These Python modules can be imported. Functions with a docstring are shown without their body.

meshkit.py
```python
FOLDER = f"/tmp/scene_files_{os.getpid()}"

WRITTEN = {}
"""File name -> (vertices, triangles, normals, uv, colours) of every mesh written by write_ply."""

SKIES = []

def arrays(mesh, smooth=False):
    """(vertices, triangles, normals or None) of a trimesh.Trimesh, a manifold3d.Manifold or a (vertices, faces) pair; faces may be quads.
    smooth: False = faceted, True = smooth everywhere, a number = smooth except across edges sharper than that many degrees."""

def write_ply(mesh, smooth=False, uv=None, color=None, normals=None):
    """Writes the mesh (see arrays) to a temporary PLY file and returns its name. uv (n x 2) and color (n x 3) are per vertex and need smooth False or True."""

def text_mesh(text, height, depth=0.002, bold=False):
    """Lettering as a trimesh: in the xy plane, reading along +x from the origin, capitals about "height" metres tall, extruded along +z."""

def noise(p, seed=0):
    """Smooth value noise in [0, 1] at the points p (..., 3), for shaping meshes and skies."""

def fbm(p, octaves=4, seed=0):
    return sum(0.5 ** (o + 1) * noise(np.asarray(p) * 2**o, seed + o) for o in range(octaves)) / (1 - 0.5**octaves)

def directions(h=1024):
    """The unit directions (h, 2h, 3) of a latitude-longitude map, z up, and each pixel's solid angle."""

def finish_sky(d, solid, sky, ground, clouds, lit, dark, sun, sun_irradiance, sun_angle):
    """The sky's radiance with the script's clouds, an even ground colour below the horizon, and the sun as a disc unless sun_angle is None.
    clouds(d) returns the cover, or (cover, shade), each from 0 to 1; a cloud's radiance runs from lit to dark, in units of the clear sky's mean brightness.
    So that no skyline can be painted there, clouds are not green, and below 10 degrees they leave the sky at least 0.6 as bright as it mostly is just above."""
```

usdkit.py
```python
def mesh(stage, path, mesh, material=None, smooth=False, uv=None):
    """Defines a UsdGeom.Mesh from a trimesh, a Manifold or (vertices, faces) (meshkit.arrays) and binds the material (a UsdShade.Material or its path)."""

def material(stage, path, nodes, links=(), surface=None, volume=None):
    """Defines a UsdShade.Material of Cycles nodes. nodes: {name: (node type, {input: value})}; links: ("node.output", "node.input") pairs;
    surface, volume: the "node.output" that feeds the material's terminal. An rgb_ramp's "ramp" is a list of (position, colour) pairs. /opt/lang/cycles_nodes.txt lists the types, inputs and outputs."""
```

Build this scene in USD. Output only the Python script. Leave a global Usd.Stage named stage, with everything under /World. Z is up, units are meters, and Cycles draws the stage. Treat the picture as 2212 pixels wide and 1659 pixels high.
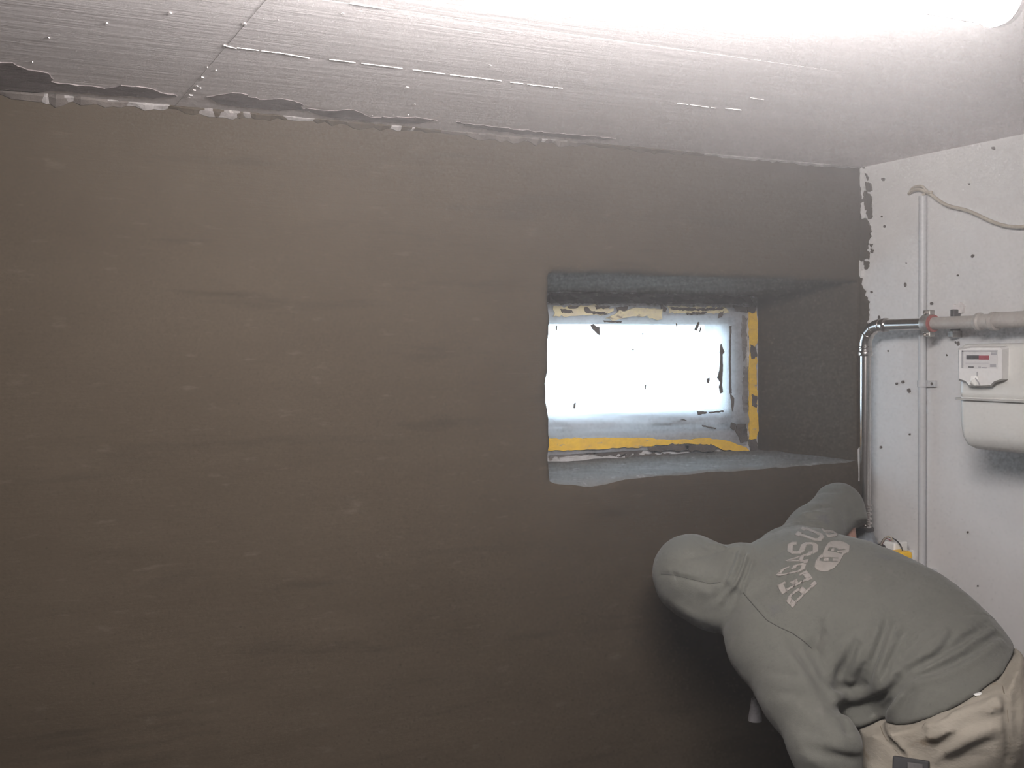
import math
import numpy as np
import trimesh
import manifold3d as m3
from shapely.geometry import Polygon, LineString, Point, MultiPolygon, box as sbox
from shapely import affinity
from shapely.ops import unary_union
from pxr import Usd, UsdGeom, UsdLux, UsdShade, Gf, Sdf
import usdkit
import meshkit

stage = Usd.Stage.CreateInMemory()
UsdGeom.SetStageUpAxis(stage, 'Z'); UsdGeom.SetStageMetersPerUnit(stage, 1.0)
world = UsdGeom.Xform.Define(stage, '/World'); stage.SetDefaultPrim(world.GetPrim())

# ------------------------------------------------------------------ camera, daylight, lamp, exposure
F = 2386.9                                   # focal length in pixels of the 2212 x 1659 frame
YAW, PIT, ROL = np.radians([26.495, -1.633, -0.476])
EYE = np.array([0.0, 0.0, 1.6])
FW = np.array([math.sin(YAW) * math.cos(PIT), math.cos(YAW) * math.cos(PIT), math.sin(PIT)])
_r = np.array([math.cos(YAW), -math.sin(YAW), 0.0]); _u = np.cross(_r, FW)
RT = _r * math.cos(ROL) + _u * math.sin(ROL)
UP = _u * math.cos(ROL) - _r * math.sin(ROL)
cam = UsdGeom.Camera.Define(stage, '/World/camera')
cam.CreateHorizontalApertureAttr(36.0); cam.CreateVerticalApertureAttr(27.0)
cam.CreateFocalLengthAttr(36.0 * F / 2212.0)
cam.CreateClippingRangeAttr(Gf.Vec2f(0.02, 200.0))
M4 = Gf.Matrix4d(*[float(v) for row in ((*RT, 0), (*UP, 0), (*(-FW), 0), (*EYE, 1)) for v in row])
cam.AddTransformOp().Set(M4)
cam.CreateExposureAttr(0.0)

sky = UsdLux.DomeLight.Define(stage, '/World/sky')          # overcast daylight outside the basement window
sky.CreateColorAttr(Gf.Vec3f(0.66, 0.83, 1.0)); sky.CreateIntensityAttr(4.8)
LAMP_POWER = 139.0                                           # radiance of the ceiling lamp's diffuser
HAZE, HAZE_G = 0.0275, 0.81                                    # haze added for the veil round the lamp: density per metre, forward scattering
LAMP_COLOR = (1.0, 0.955, 0.93)

# ------------------------------------------------------------------ the room's planes, in metres
D, XR, HC = 2.25, 2.17, 2.088                # dark wall y = D, white wall x = XR, ceiling z = HC
XL, YB = -1.6, -1.9                          # the walls out of the picture
YW = 2.662                                   # plane of the window at the back of its recess
OX0, OX1, OZ0, OZ1 = 1.222, 2.158, 1.300, 1.785   # window opening in the dark wall
rng = np.random.default_rng(7)

def ray(x, y):
    return FW + RT * ((x - 1106) / F) - UP * ((y - 829.5) / F)
def at(x, y, depth):
    return EYE + ray(x, y) * depth
def on(x, y, axis, v):                        # a photo point on the room plane  axis = v
    d = ray(x, y); return EYE + d * ((v - EYE[axis]) / d[axis])

# ------------------------------------------------------------------ helpers
made = {}
def path_for(name, parent):
    base = (str(parent.GetPath()) if parent is not None else '/World') + '/' + name
    n = made.get(base, 0); made[base] = n + 1
    return base if n == 0 else f'{base}_{n:03d}'
def tag(p, label=None, cat=None, group=None, kind=None):
    for k, v in (('label', label), ('category', cat), ('group', group), ('kind', kind)):
        if v: p.SetCustomDataByKey(k, v)
    return p
def thing(name, label, cat, loc=(0, 0, 0), group=None):
    x = UsdGeom.Xform.Define(stage, path_for(name, None)); x.AddTranslateOp().Set(Gf.Vec3d(*map(float, loc)))
    return tag(x.GetPrim(), label, cat, group)
def origin(parent):
    o = np.zeros(3)
    while parent is not None and str(parent.GetPath()) != '/World':
        t = parent.GetAttribute('xformOp:translate').Get()
        if t is not None: o += np.array(t)
        parent = parent.GetParent()
    return o
def obj(name, mesh, mat, parent=None, smooth=False, label=None, kind=None):
    """one mesh, given in world metres, as a child of parent"""
    v, f = (mesh.vertices, mesh.faces) if isinstance(mesh, trimesh.Trimesh) else (mesh if isinstance(mesh, tuple) else (np.array(mesh.to_mesh().vert_properties[:, :3]), np.array(mesh.to_mesh().tri_verts)))
    v = np.asarray(v, float) - origin(parent); f = np.asarray(f)
    if f.shape[1] == 4: f = np.vstack([f[:, [0, 1, 2]], f[:, [0, 2, 3]]])
    p = usdkit.mesh(stage, path_for(name, parent), trimesh.Trimesh(v, f, process=False), MATS[mat], smooth=smooth).GetPrim()
    return tag(p, label, kind=kind)
def single(name, mesh, mat, label, cat, smooth=False, group=None, kind=None):
    return tag(obj(name, mesh, mat, None, smooth), label, cat, group, kind)
def struct(name, mesh, mat, parent=None, smooth=False):
    p = obj(name, mesh, mat, parent, smooth)
    if parent is None: tag(p, kind='structure')
    return p
def hollow(name, loc=(0, 0, 0)):
    x = UsdGeom.Xform.Define(stage, path_for(name, None)); x.AddTranslateOp().Set(Gf.Vec3d(*map(float, loc)))
    return tag(x.GetPrim(), kind='structure')
def cat_(*ms): return trimesh.util.concatenate(list(ms))
def tm(man):
    m = man.to_mesh(); return trimesh.Trimesh(np.array(m.vert_properties[:, :3]), np.array(m.tri_verts), process=False)
def boxm(lo, hi, r=0.0):
    lo, hi = np.minimum(lo, hi), np.maximum(lo, hi)
    if r <= 0:
        b = trimesh.creation.box(hi - lo); b.apply_translation((np.asarray(lo) + hi) / 2); return b
    s = m3.Manifold.sphere(r, 12)
    pts = [s.translate(tuple(np.where([i, j, k], np.asarray(hi) - r, np.asarray(lo) + r))) for i in (0, 1) for j in (0, 1) for k in (0, 1)]
    return tm(m3.Manifold.batch_hull(pts))
def frame_of(d):
    d = np.asarray(d, float) / np.linalg.norm(d)
    a = np.cross(d, [0, 0, 1.0] if abs(d[2]) < .9 else [1.0, 0, 0]); a /= np.linalg.norm(a)
    return d, a, np.cross(d, a)
def tube(pts, r, n=16, caps=True):
    """tube along a polyline with a constant or a per-point radius"""
    pts = np.asarray(pts, float); rr = np.broadcast_to(np.asarray(r, float), len(pts))
    T = np.gradient(pts, axis=0); T /= np.linalg.norm(T, axis=1, keepdims=True)
    _, a, _ = frame_of(T[0]); rings = []
    for i in range(len(pts)):
        a = a - T[i] * (a @ T[i]); a /= np.linalg.norm(a); b = np.cross(T[i], a)
        ang = np.arange(n) * 2 * np.pi / n
        rings.append(pts[i] + rr[i] * (np.cos(ang)[:, None] * a + np.sin(ang)[:, None] * b))
    v = np.vstack(rings); f = []
    for i in range(len(pts) - 1):
        for j in range(n):
            k = (j + 1) % n; f += [[i * n + j, i * n + k, (i + 1) * n + k], [i * n + j, (i + 1) * n + k, (i + 1) * n + j]]
    if caps:
        v = np.vstack([v, pts[:1], pts[-1:]]); c0, c1 = len(v) - 2, len(v) - 1; e = (len(pts) - 1) * n
        for j in range(n):
            k = (j + 1) % n; f += [[c0, k, j], [c1, e + j, e + k]]
    return trimesh.Trimesh(v, np.array(f), process=False)
def lathe(profile, base, axis, n=28):
    """profile: (radius, height) pairs turned about the axis through base"""
    d, a, b = frame_of(axis); ang = np.arange(n) * 2 * np.pi / n
    v = np.vstack([np.asarray(base) + d * h + rad * (np.cos(ang)[:, None] * a + np.sin(ang)[:, None] * b) for rad, h in profile])
    f = []
    for i in range(len(profile) - 1):
        for j in range(n):
            k = (j + 1) % n; f += [[i * n + j, i * n + k, (i + 1) * n + k], [i * n + j, (i + 1) * n + k, (i + 1) * n + j]]
    m = trimesh.Trimesh(v, np.array(f), process=False)
    return m
def spline(pts, n=40):
    from scipy.interpolate import CubicSpline
    pts = np.asarray(pts, float); t = np.r_[0, np.cumsum(np.linalg.norm(np.diff(pts, axis=0), axis=1))]
    return CubicSpline(t, pts)(np.linspace(0, t[-1], n))
def prism(poly, o, ex, ey, ez, h):
    """shapely polygon (in ex, ey from o) extruded along ez by h; kept watertight"""
    out = []
    for g in getattr(poly, 'geoms', [poly]):
        if g.is_empty or g.area < 1e-9: continue
        m = trimesh.creation.extrude_polygon(g, h, engine='earcut')
        v = m.vertices; w = np.asarray(o) + v[:, :1] * ex + v[:, 1:2] * ey + v[:, 2:3] * ez
        fc = m.faces if np.dot(np.cross(ex, ey), ez) > 0 else m.faces[:, ::-1]
        out.append(trimesh.Trimesh(w, fc, process=False))
    return cat_(*out)
EXv, EYv, EZv = np.eye(3)
def ragged(pts, jit, step, seed):
    """closed outline through pts with ragged, noisy edges (2D, metres)"""
    r = np.random.default_rng(seed); p = np.asarray(pts, float); q = np.vstack([p, p[:1]]); out = []
    for a, b in zip(q[:-1], q[1:]):
        n = max(1, int(np.linalg.norm(b - a) / step))
        for i in range(n): out.append(a + (b - a) * i / n + r.normal(0, jit, 2) * (1 if i else .4))
    g = Polygon(out).buffer(0)
    return g

# ------------------------------------------------------------------ materials
MATS = {}
def mat(name, color, rough=0.6, var=None, scale=(6, 6, 6), detail=5, bump=None, metallic=0.0, coords='position', spots=None, **kw):
    """principled material; var: second colour mixed by noise; bump: (scale3, strength, distance) list; spots: (scale, threshold lo, hi, colour)"""
    n = {'p': ('principled_bsdf', {'base_color': color, 'roughness': rough, 'metallic': metallic, **kw})}
    L = []
    n['g'] = ('geometry', {}) if coords == 'position' else ('texture_coordinate', {})
    src = 'g.position' if coords == 'position' else 'g.object'
    last = None
    if var is not None:
        n['m1'] = ('mapping', {'scale': scale}); n['n1'] = ('noise_texture', {'scale': 1.0, 'detail': float(detail), 'roughness': 0.6})
        n['r1'] = ('rgb_ramp', {'ramp': [(0.0, color), (0.36, color), (0.66, var), (1.0, var)]})
        L += [(src, 'm1.vector'), ('m1.vector', 'n1.vector'), ('n1.fac', 'r1.fac')]; last = 'r1.color'
    for i, (sc, lo, hi, col) in enumerate(spots or []):
        n[f'sm{i}'] = ('mapping', {'scale': sc, 'location': (3.1 * i + 1, 1.7, .4 * i)}); n[f'sn{i}'] = ('noise_texture', {'scale': 1.0, 'detail': 4.0, 'roughness': 0.6})
        n[f'sr{i}'] = ('map_range', {'from_min': lo, 'from_max': hi, 'to_min': 0.0, 'to_max': 1.0, 'clamp': True})
        n[f'sx{i}'] = ('mix', {'color1': color, 'color2': col})
        L += [(src, f'sm{i}.vector'), (f'sm{i}.vector', f'sn{i}.vector'), (f'sn{i}.fac', f'sr{i}.value'), (f'sr{i}.result', f'sx{i}.fac')]
        if last: L.append((last, f'sx{i}.color1'))
        last = f'sx{i}.color'
    if last: L.append((last, 'p.base_color'))
    prev = None
    for i, (sc, st, dist) in enumerate(bump or []):
        n[f'bm{i}'] = ('mapping', {'scale': sc}); n[f'bn{i}'] = ('noise_texture', {'scale': 1.0, 'detail': 3.0, 'roughness': 0.6}); n[f'bb{i}'] = ('bump', {'strength': st, 'distance': dist})
        L += [(src, f'bm{i}.vector'), (f'bm{i}.vector', f'bn{i}.vector'), (f'bn{i}.fac', f'bb{i}.height')]
        if prev: L.append((prev, f'bb{i}.normal'))
        prev = f'bb{i}.normal'
    if prev: L.append((prev, 'p.normal'))
    MATS[name] = usdkit.material(stage, '/World/Looks/' + name, n, L, surface='p.BSDF')
UsdGeom.Scope.Define(stage, '/World/Looks')
mat('dark_plaster', (0.042, 0.0295, 0.0175), 0.9, var=(0.051, 0.037, 0.0235), scale=(1.6, 1.6, 2.6), detail=6,
    spots=[((3.0, 3.0, 24), .58, .76, (0.031, 0.0215, 0.0125)), ((14, 14, 60), .62, .78, (0.072, 0.056, 0.041))],
    bump=[((7, 7, 60), 0.12, 0.005), ((160, 160, 260), 0.15, 0.0012)])
mat('dusty_render', (0.21, 0.19, 0.185), 0.85, var=(0.13, 0.115, 0.108), scale=(30, 30, 70), spots=[((50, 30, 60), .62, .7, (0.34, 0.31, 0.29))], bump=[((60, 60, 90), 0.6, 0.004)])
mat('ceiling_stain', (0.15, 0.125, 0.125), 0.85, var=(0.27, 0.235, 0.235), scale=(10, 26, 10), bump=[((40, 90, 40), .5, .003)])
mat('daylit_sill_cement', (0.12, 0.112, 0.105), 0.8, var=(0.155, 0.15, 0.145), scale=(5, 9, 5), spots=[((24, 30, 24), .6, .72, (0.25, 0.245, 0.24))], bump=[((50, 50, 50), .4, .004)])  # dusty cement; part of its paleness is daylight put into the colour
mat('wet_plaster', (0.070, 0.058, 0.052), 0.8, var=(0.115, 0.096, 0.086), scale=(20, 20, 30), bump=[((60, 60, 90), 0.6, 0.004)])
mat('white_wall', (0.60, 0.585, 0.58), 0.75, var=(0.565, 0.55, 0.545), scale=(5, 5, 3),
    spots=[((26, 26, 20), .72, .8, (0.50, 0.48, 0.46))], bump=[((90, 90, 90), 0.12, 0.002), ((6, 6, 6), .3, .008)])
mat('ceiling_paint', (0.74, 0.695, 0.70), 0.8, var=(0.68, 0.635, 0.64), scale=(2.2, 6, 3),
    spots=[((7, 30, 3), .64, .78, (0.60, 0.56, 0.56))], bump=[((5, 60, 5), 0.25, 0.004), ((150, 150, 150), .2, .001)])
mat('edge_filler', (0.27, 0.25, 0.245), 0.85, var=(0.17, 0.155, 0.15), scale=(60, 60, 60), bump=[((120, 120, 120), .5, .002)])
mat('light_filler', (0.66, 0.62, 0.61), 0.8, var=(0.56, 0.52, 0.51), scale=(60, 60, 60), bump=[((120, 120, 120), .5, .002)])
mat('concrete_floor', (0.10, 0.093, 0.087), 0.8, var=(0.08, 0.073, 0.068), scale=(2, 2, 2), bump=[((40, 40, 40), .3, .004)])
mat('room_wall', (0.22, 0.205, 0.20), 0.85, var=(0.19, 0.18, 0.17), scale=(2, 2, 2), bump=[((40, 40, 40), .3, .004)])
mat('ground_outside', (0.25, 0.25, 0.22), 0.9, var=(0.18, 0.17, 0.15), scale=(4, 4, 4))
mat('window_plastic', (0.52, 0.51, 0.52), 0.45, var=(0.36, 0.34, 0.33), scale=(22, 22, 40), spots=[((40, 20, 46), .56, .64, (0.17, 0.145, 0.125))])
mat('yellow_tape', (0.80, 0.50, 0.045), 0.55, var=(0.68, 0.42, 0.06), scale=(30, 30, 50), spots=[((26, 20, 60), .62, .7, (0.36, 0.30, 0.24))])
mat('cream_tape', (0.74, 0.66, 0.40), 0.6, var=(0.62, 0.55, 0.42), scale=(30, 30, 50), spots=[((26, 20, 60), .60, .68, (0.30, 0.25, 0.2))])
mat('steel', (0.60, 0.57, 0.55), 0.2, metallic=1.0, var=(0.52, 0.49, 0.47), scale=(20, 20, 8), bump=[((8, 8, 30), .1, .002)])
mat('dull_pipe', (0.40, 0.37, 0.345), 0.45, var=(0.33, 0.30, 0.275), scale=(9, 9, 9))
mat('galvanised', (0.46, 0.44, 0.42), 0.4, metallic=0.7, var=(0.32, 0.30, 0.28), scale=(60, 60, 60))
mat('rubber_red', (0.30, 0.09, 0.08), 0.7)
mat('dark_metal', (0.09, 0.085, 0.085), 0.5, metallic=0.4)
mat('conduit_grey', (0.47, 0.47, 0.485), 0.45, var=(0.43, 0.425, 0.43), scale=(8, 8, 4))
mat('cable_sheath', (0.43, 0.38, 0.31), 0.55, var=(0.36, 0.31, 0.26), scale=(20, 20, 20))
mat('meter_enamel', (0.56, 0.55, 0.525), 0.35, var=(0.53, 0.52, 0.495), scale=(10, 10, 10))
mat('meter_plastic', (0.60, 0.585, 0.575), 0.45)
mat('meter_seam', (0.34, 0.33, 0.315), 0.5)
mat('meter_window', (0.53, 0.515, 0.515), 0.25)
mat('mark_grey', (0.30, 0.29, 0.30), 0.5)
mat('mark_dark', (0.05, 0.047, 0.05), 0.5)
mat('mark_red', (0.26, 0.05, 0.065), 0.5)
mat('white_plastic', (0.74, 0.73, 0.71), 0.4)
mat('cord_shaded', (0.20, 0.19, 0.20), 0.6)  # pale cord; the shadow it hangs in is put into the colour
mat('collar_grey', (0.24, 0.255, 0.28), 0.35, metallic=0.3, var=(0.14, 0.15, 0.16), scale=(30, 30, 30))
mat('navy_plastic', (0.03, 0.036, 0.055), 0.4)
mat('black_plastic', (0.022, 0.021, 0.023), 0.45)
mat('yellow_plastic', (0.80, 0.47, 0.02), 0.4)
mat('hoodie_fleece', (0.106, 0.106, 0.091), 0.95, var=(0.096, 0.096, 0.083), scale=(9, 9, 9), sheen_weight=0.1,
    spots=[((13, 13, 9), .64, .78, (0.132, 0.127, 0.112)), ((9, 7, 12), .66, .76, (0.086, 0.086, 0.084))], bump=[((420, 420, 420), .35, .0012), ((60, 60, 60), .25, .003)])
mat('print_white', (0.255, 0.232, 0.212), 0.85, var=(0.225, 0.205, 0.188), scale=(60, 60, 60))
mat('seam_thread', (0.055, 0.055, 0.048), 0.95)
mat('work_trousers', (0.265, 0.238, 0.198), 0.9, var=(0.23, 0.204, 0.166), scale=(9, 9, 7),
    spots=[((10, 10, 16), .60, .74, (0.175, 0.13, 0.082)), ((34, 34, 34), .70, .76, (0.12, 0.10, 0.085))], bump=[((300, 300, 300), .3, .001), ((26, 26, 60), .35, .006)])
mat('trouser_thread', (0.17, 0.14, 0.105), 0.9)
mat('skin', (0.36, 0.20, 0.155), 0.5, subsurface_weight=0.1, subsurface_scale=0.004)
mat('boot_leather', (0.06, 0.045, 0.035), 0.6)
mat('lamp_housing', (0.68, 0.655, 0.65), 0.45)
MATS['lamp_glow'] = usdkit.material(stage, '/World/Looks/lamp_glow', {'e': ('emission', {'color': LAMP_COLOR, 'strength': LAMP_POWER})}, [], surface='e.emission')
MATS['plastic_film'] = usdkit.material(stage, '/World/Looks/plastic_film', {
    'd': ('diffuse_bsdf', {'color': (0.62, 0.62, 0.66)}), 't': ('translucent_bsdf', {'color': (0.90, 0.94, 0.97)}), 'c': ('transparent_bsdf', {'color': (0.96, 0.97, 0.98)}),
    'gl': ('glossy_bsdf', {'color': (1, 1, 1), 'roughness': 0.25}), 'f': ('fresnel', {'IOR': 1.4}),
    'a': ('mix_closure', {'fac': 0.62}), 'b': ('mix_closure', {'fac': 0.32}), 'm': ('mix_closure', {})},
    [('d.BSDF', 'a.closure1'), ('t.BSDF', 'a.closure2'), ('a.closure', 'b.closure1'), ('c.BSDF', 'b.closure2'), ('b.closure', 'm.closure1'), ('gl.BSDF', 'm.closure2'), ('f.fac', 'm.fac')], surface='m.closure')
MATS['pane_glass'] = usdkit.material(stage, '/World/Looks/pane_glass', {
    'c': ('transparent_bsdf', {'color': (0.95, 0.97, 0.97)}), 'gl': ('glossy_bsdf', {'roughness': 0.02}), 'f': ('fresnel', {'IOR': 1.5}), 'm': ('mix_closure', {})},
    [('c.BSDF', 'm.closure1'), ('gl.BSDF', 'm.closure2'), ('f.fac', 'm.fac')], surface='m.closure')

# ------------------------------------------------------------------ the dark plastered wall with its window recess
def lines(a, b, step):
    return np.linspace(a, b, max(2, int(round((b - a) / step)) + 1))
def warp(v):
    """uneven hand-laid plaster: smooth displacement that does not care which face a point lies on"""
    out = v.copy()
    hole = np.maximum(np.maximum(OX0 - v[:, 0], v[:, 0] - OX1), np.maximum(OZ0 - v[:, 2], v[:, 2] - OZ1))
    near = np.exp(-np.abs(hole) / 0.05)
    fine = np.clip((v[:, 0] + .3) / .3, 0, 1)
    q = v * [1, 1, 1]
    n1 = meshkit.fbm(q * [2.2, 2.2, 2.6], 2, 1) - .5; n2 = meshkit.fbm(q * [9, 9, 22], 3, 2) - .5; n3 = meshkit.fbm(q * [30, 30, 60], 2, 3) - .5
    out[:, 1] += fine * (n1 * .022 + n2 * .0048 + n3 * .0009)
    side = meshkit.fbm(q * [14, 14, 14], 3, 5) - .5; side2 = meshkit.fbm(q * [12, 12, 12], 3, 6) - .5
    ok = np.clip((OX1 + .002 - v[:, 0]) / .06, 0, 1)
    out[:, 0] += near * side * .026 * ok
    out[:, 2] += near * side2 * .016
    dip = np.exp(-((v[:, 0] - 1.33) / .07) ** 2) * np.exp(-((v[:, 2] - OZ0) / .03) ** 2) * np.exp(-((v[:, 1] - D) / .05) ** 2)
    out[:, 2] -= .016 * dip
    out[:, 1] = np.where(v[:, 1] > YW - .02, v[:, 1], out[:, 1])
    return out
def build_dark_wall():
    xs = np.unique(np.r_[lines(XL, -0.2, .3), lines(-.2, OX0, .0135), lines(OX0, OX1, .012), lines(OX1, XR + .004, .006)])
    zs = np.unique(np.r_[lines(0, .5, .1), lines(.5, OZ0, .0135), lines(OZ0, OZ1, .012), lines(OZ1, HC + .004, .0125)])
    ys = lines(D, YW + .06, .016)
    idx, V, Fc = {}, [], []
    def vid(p):
        k = tuple(np.round(p, 6))
        if k not in idx: idx[k] = len(V); V.append(p)
        return idx[k]
    def patch(A, B, fn, keep=lambda a, b: True, flip=False):
        for i in range(len(A) - 1):
            for j in range(len(B) - 1):
                if keep((A[i] + A[i + 1]) / 2, (B[j] + B[j + 1]) / 2):
                    q = [vid(fn(A[i], B[j])), vid(fn(A[i + 1], B[j])), vid(fn(A[i + 1], B[j + 1])), vid(fn(A[i], B[j + 1]))]
                    Fc.append(q[::-1] if flip else q)
    inside = lambda x, z: OX0 < x < OX1 and OZ0 < z < OZ1
    patch(xs, zs, lambda x, z: (x, D, z), lambda x, z: not inside(x, z))
    hx = xs[(xs >= OX0 - 1e-9) & (xs <= OX1 + 1e-9)]; hz = zs[(zs >= OZ0 - 1e-9) & (zs <= OZ1 + 1e-9)]
    top = lambda y: OZ1 - .020 * (y - D) / (YW - D)                       # the lintel falls slightly inwards
    def rev(x, y, z):
        t = (y - D) / (YW - D)
        return (x, y, z - t * .020 * (z - OZ0) / (OZ1 - OZ0))
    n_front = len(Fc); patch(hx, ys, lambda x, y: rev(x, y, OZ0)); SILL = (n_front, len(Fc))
    patch(hx, ys, lambda x, y: rev(x, y, OZ1), flip=True)
    patch(hz, ys, lambda z, y: rev(OX0, y, z), flip=True)
    patch(hz, ys, lambda z, y: rev(OX1, y, z))
    V_ = np.array(V); Q = np.array(Fc)
    # soften the arris: a few Laplacian steps of the points near the front edge of the recess
    E = np.vstack([Q[:, [0, 1]], Q[:, [1, 2]], Q[:, [2, 3]], Q[:, [3, 0]]]); E = np.vstack([E, E[:, ::-1]])
    hole = np.maximum(np.maximum(OX0 - V_[:, 0], V_[:, 0] - OX1), np.maximum(OZ0 - V_[:, 2], V_[:, 2] - OZ1))
    w = (np.hypot(hole, V_[:, 1] - D) < .03)[:, None] * .6 * (V_[:, :1] < OX1 - .02)
    for _ in range(4):
        s = np.zeros_like(V_); c = np.zeros((len(V_), 1)); np.add.at(s, E[:, 0], V_[E[:, 1]]); np.add.at(c, E[:, 0], 1)
        V_ = V_ + w * (s / np.maximum(c, 1) - V_)
    tri = lambda q: trimesh.Trimesh(warp(V_), np.vstack([q[:, [0, 1, 2]], q[:, [0, 2, 3]]]), process=False)
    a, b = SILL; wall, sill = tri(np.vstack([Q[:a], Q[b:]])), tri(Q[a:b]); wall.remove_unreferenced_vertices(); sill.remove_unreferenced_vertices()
    return wall, sill
WALLM, SILLM = build_dark_wall()
wall_front = struct('wall_front', WALLM, 'dark_plaster', smooth=True)
obj('window_sill', SILLM, 'daylit_sill_cement', wall_front, smooth=True, label='grey dusty cement sill of the window recess, its paleness partly painted daylight')
# the masonry behind it (closes the wall around the window and shuts out the daylight)
back = cat_(boxm((XL - .2, D + .03, -.1), (OX0 - .03, YW + .05, HC + .2)), boxm((OX0 - .03, D + .03, -.1), (OX1 + .01, YW + .05, OZ0 - .03)),
            boxm((OX0 - .03, D + .03, OZ1 + .02), (OX1 + .01, YW + .05, HC + .2)))
obj('masonry', back, 'concrete_floor', wall_front)

# ------------------------------------------------------------------ white wall, other walls, floor
def sheet(A, B, fn):
    v = np.array([fn(a, b) for a in A for b in B]); nb = len(B); f = []
    for i in range(len(A) - 1):
        for j in range(nb - 1):
            f.append([i * nb + j, (i + 1) * nb + j, (i + 1) * nb + j + 1, i * nb + j + 1])
    f = np.array(f); return trimesh.Trimesh(v, np.vstack([f[:, [0, 1, 2]], f[:, [0, 2, 3]]]), process=False)
def white_x(y, z): return XR
wy = np.r_[lines(YB, 1.4, .2), lines(1.4, YW + .08, .02)[1:]]; wz = lines(-.02, HC + .01, .025)
ww = sheet(wy, wz, lambda y, z: (XR, y, z))
ww.vertices[:, 0] += (meshkit.fbm(ww.vertices * [0, 5, 5], 3, 11) - .5) * .010 + .003
ww.faces = ww.faces[:, ::-1]
wall_right = struct('wall_right', ww, 'white_wall', smooth=True)
obj('masonry', boxm((XR + .012, YB - .2, -.1), (XR + .25, YW + .3, HC + .2)), 'room_wall', wall_right)
struct('wall_left', boxm((XL - .2, YB - .2, -.1), (XL, D + .3, HC + .2)), 'room_wall')
struct('wall_back', boxm((XL - .2, YB - .2, -.1), (XR + .25, YB, HC + .2)), 'room_wall')
struct('floor', boxm((XL - .2, YB - .2, -.15), (XR + .25, YW + .05, 0)), 'concrete_floor')
struct('ground', boxm((-6, YW + .05, .9), (9, 14, 1.0)), 'ground_outside')

# ------------------------------------------------------------------ ceiling: slab with boards
ceiling = hollow('ceiling')
obj('slab', boxm((XL - .2, YB - .2, HC + .012), (XR + .25, YW + .05, HC + .25)), 'ceiling_paint', ceiling)
XJ = 0.386; YJ = [1.785, 1.491, 1.0, .45, -.2, -.9, YB]
def panel(x0, x1, y0, y1, dz, seed):
    g = .0002; r = np.random.default_rng(seed)
    A, B = lines(x0 + g, x1 - g, .05), lines(y0 + g, y1 - g, .03)
    top = sheet(A, B, lambda x, y: (x, y, HC + dz))
    top.vertices[:, 2] += (meshkit.fbm(top.vertices * [2, 5, 0], 3, seed) - .5) * .0015
    ed = ((np.abs(top.vertices[:, 0] - x0) < .01) & (x0 > XL)) | ((np.abs(top.vertices[:, 0] - x1) < .01) & (x1 < XR)) | ((np.abs(top.vertices[:, 1] - y1) < .01) & (y1 < D)) | (np.abs(top.vertices[:, 1] - y0) < .01)
    top.vertices[ed, 2] += .0003
    top.faces = top.faces[:, ::-1]
    na, nb = len(A), len(B); ring = [i * nb for i in range(na)] + [(na - 1) * nb + j for j in range(1, nb)] + [i * nb + nb - 1 for i in range(na - 2, -1, -1)] + [j for j in range(nb - 2, 0, -1)]
    v = top.vertices; up = v[ring].copy(); up[:, 2] = HC + .013; n = len(v); f = []
    for k in range(len(ring)):
        a, b = ring[k], ring[(k + 1) % len(ring)]; c, d = n + (k + 1) % len(ring), n + k
        f += [[a, b, c], [a, c, d]]
    return trimesh.Trimesh(np.vstack([v, up]), np.vstack([top.faces, f]), process=False)
YT = D + .06
obj('ceiling_panel', panel(XL, XJ, .3, YT, .0005, 21), 'ceiling_paint', ceiling, smooth=30)
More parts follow.
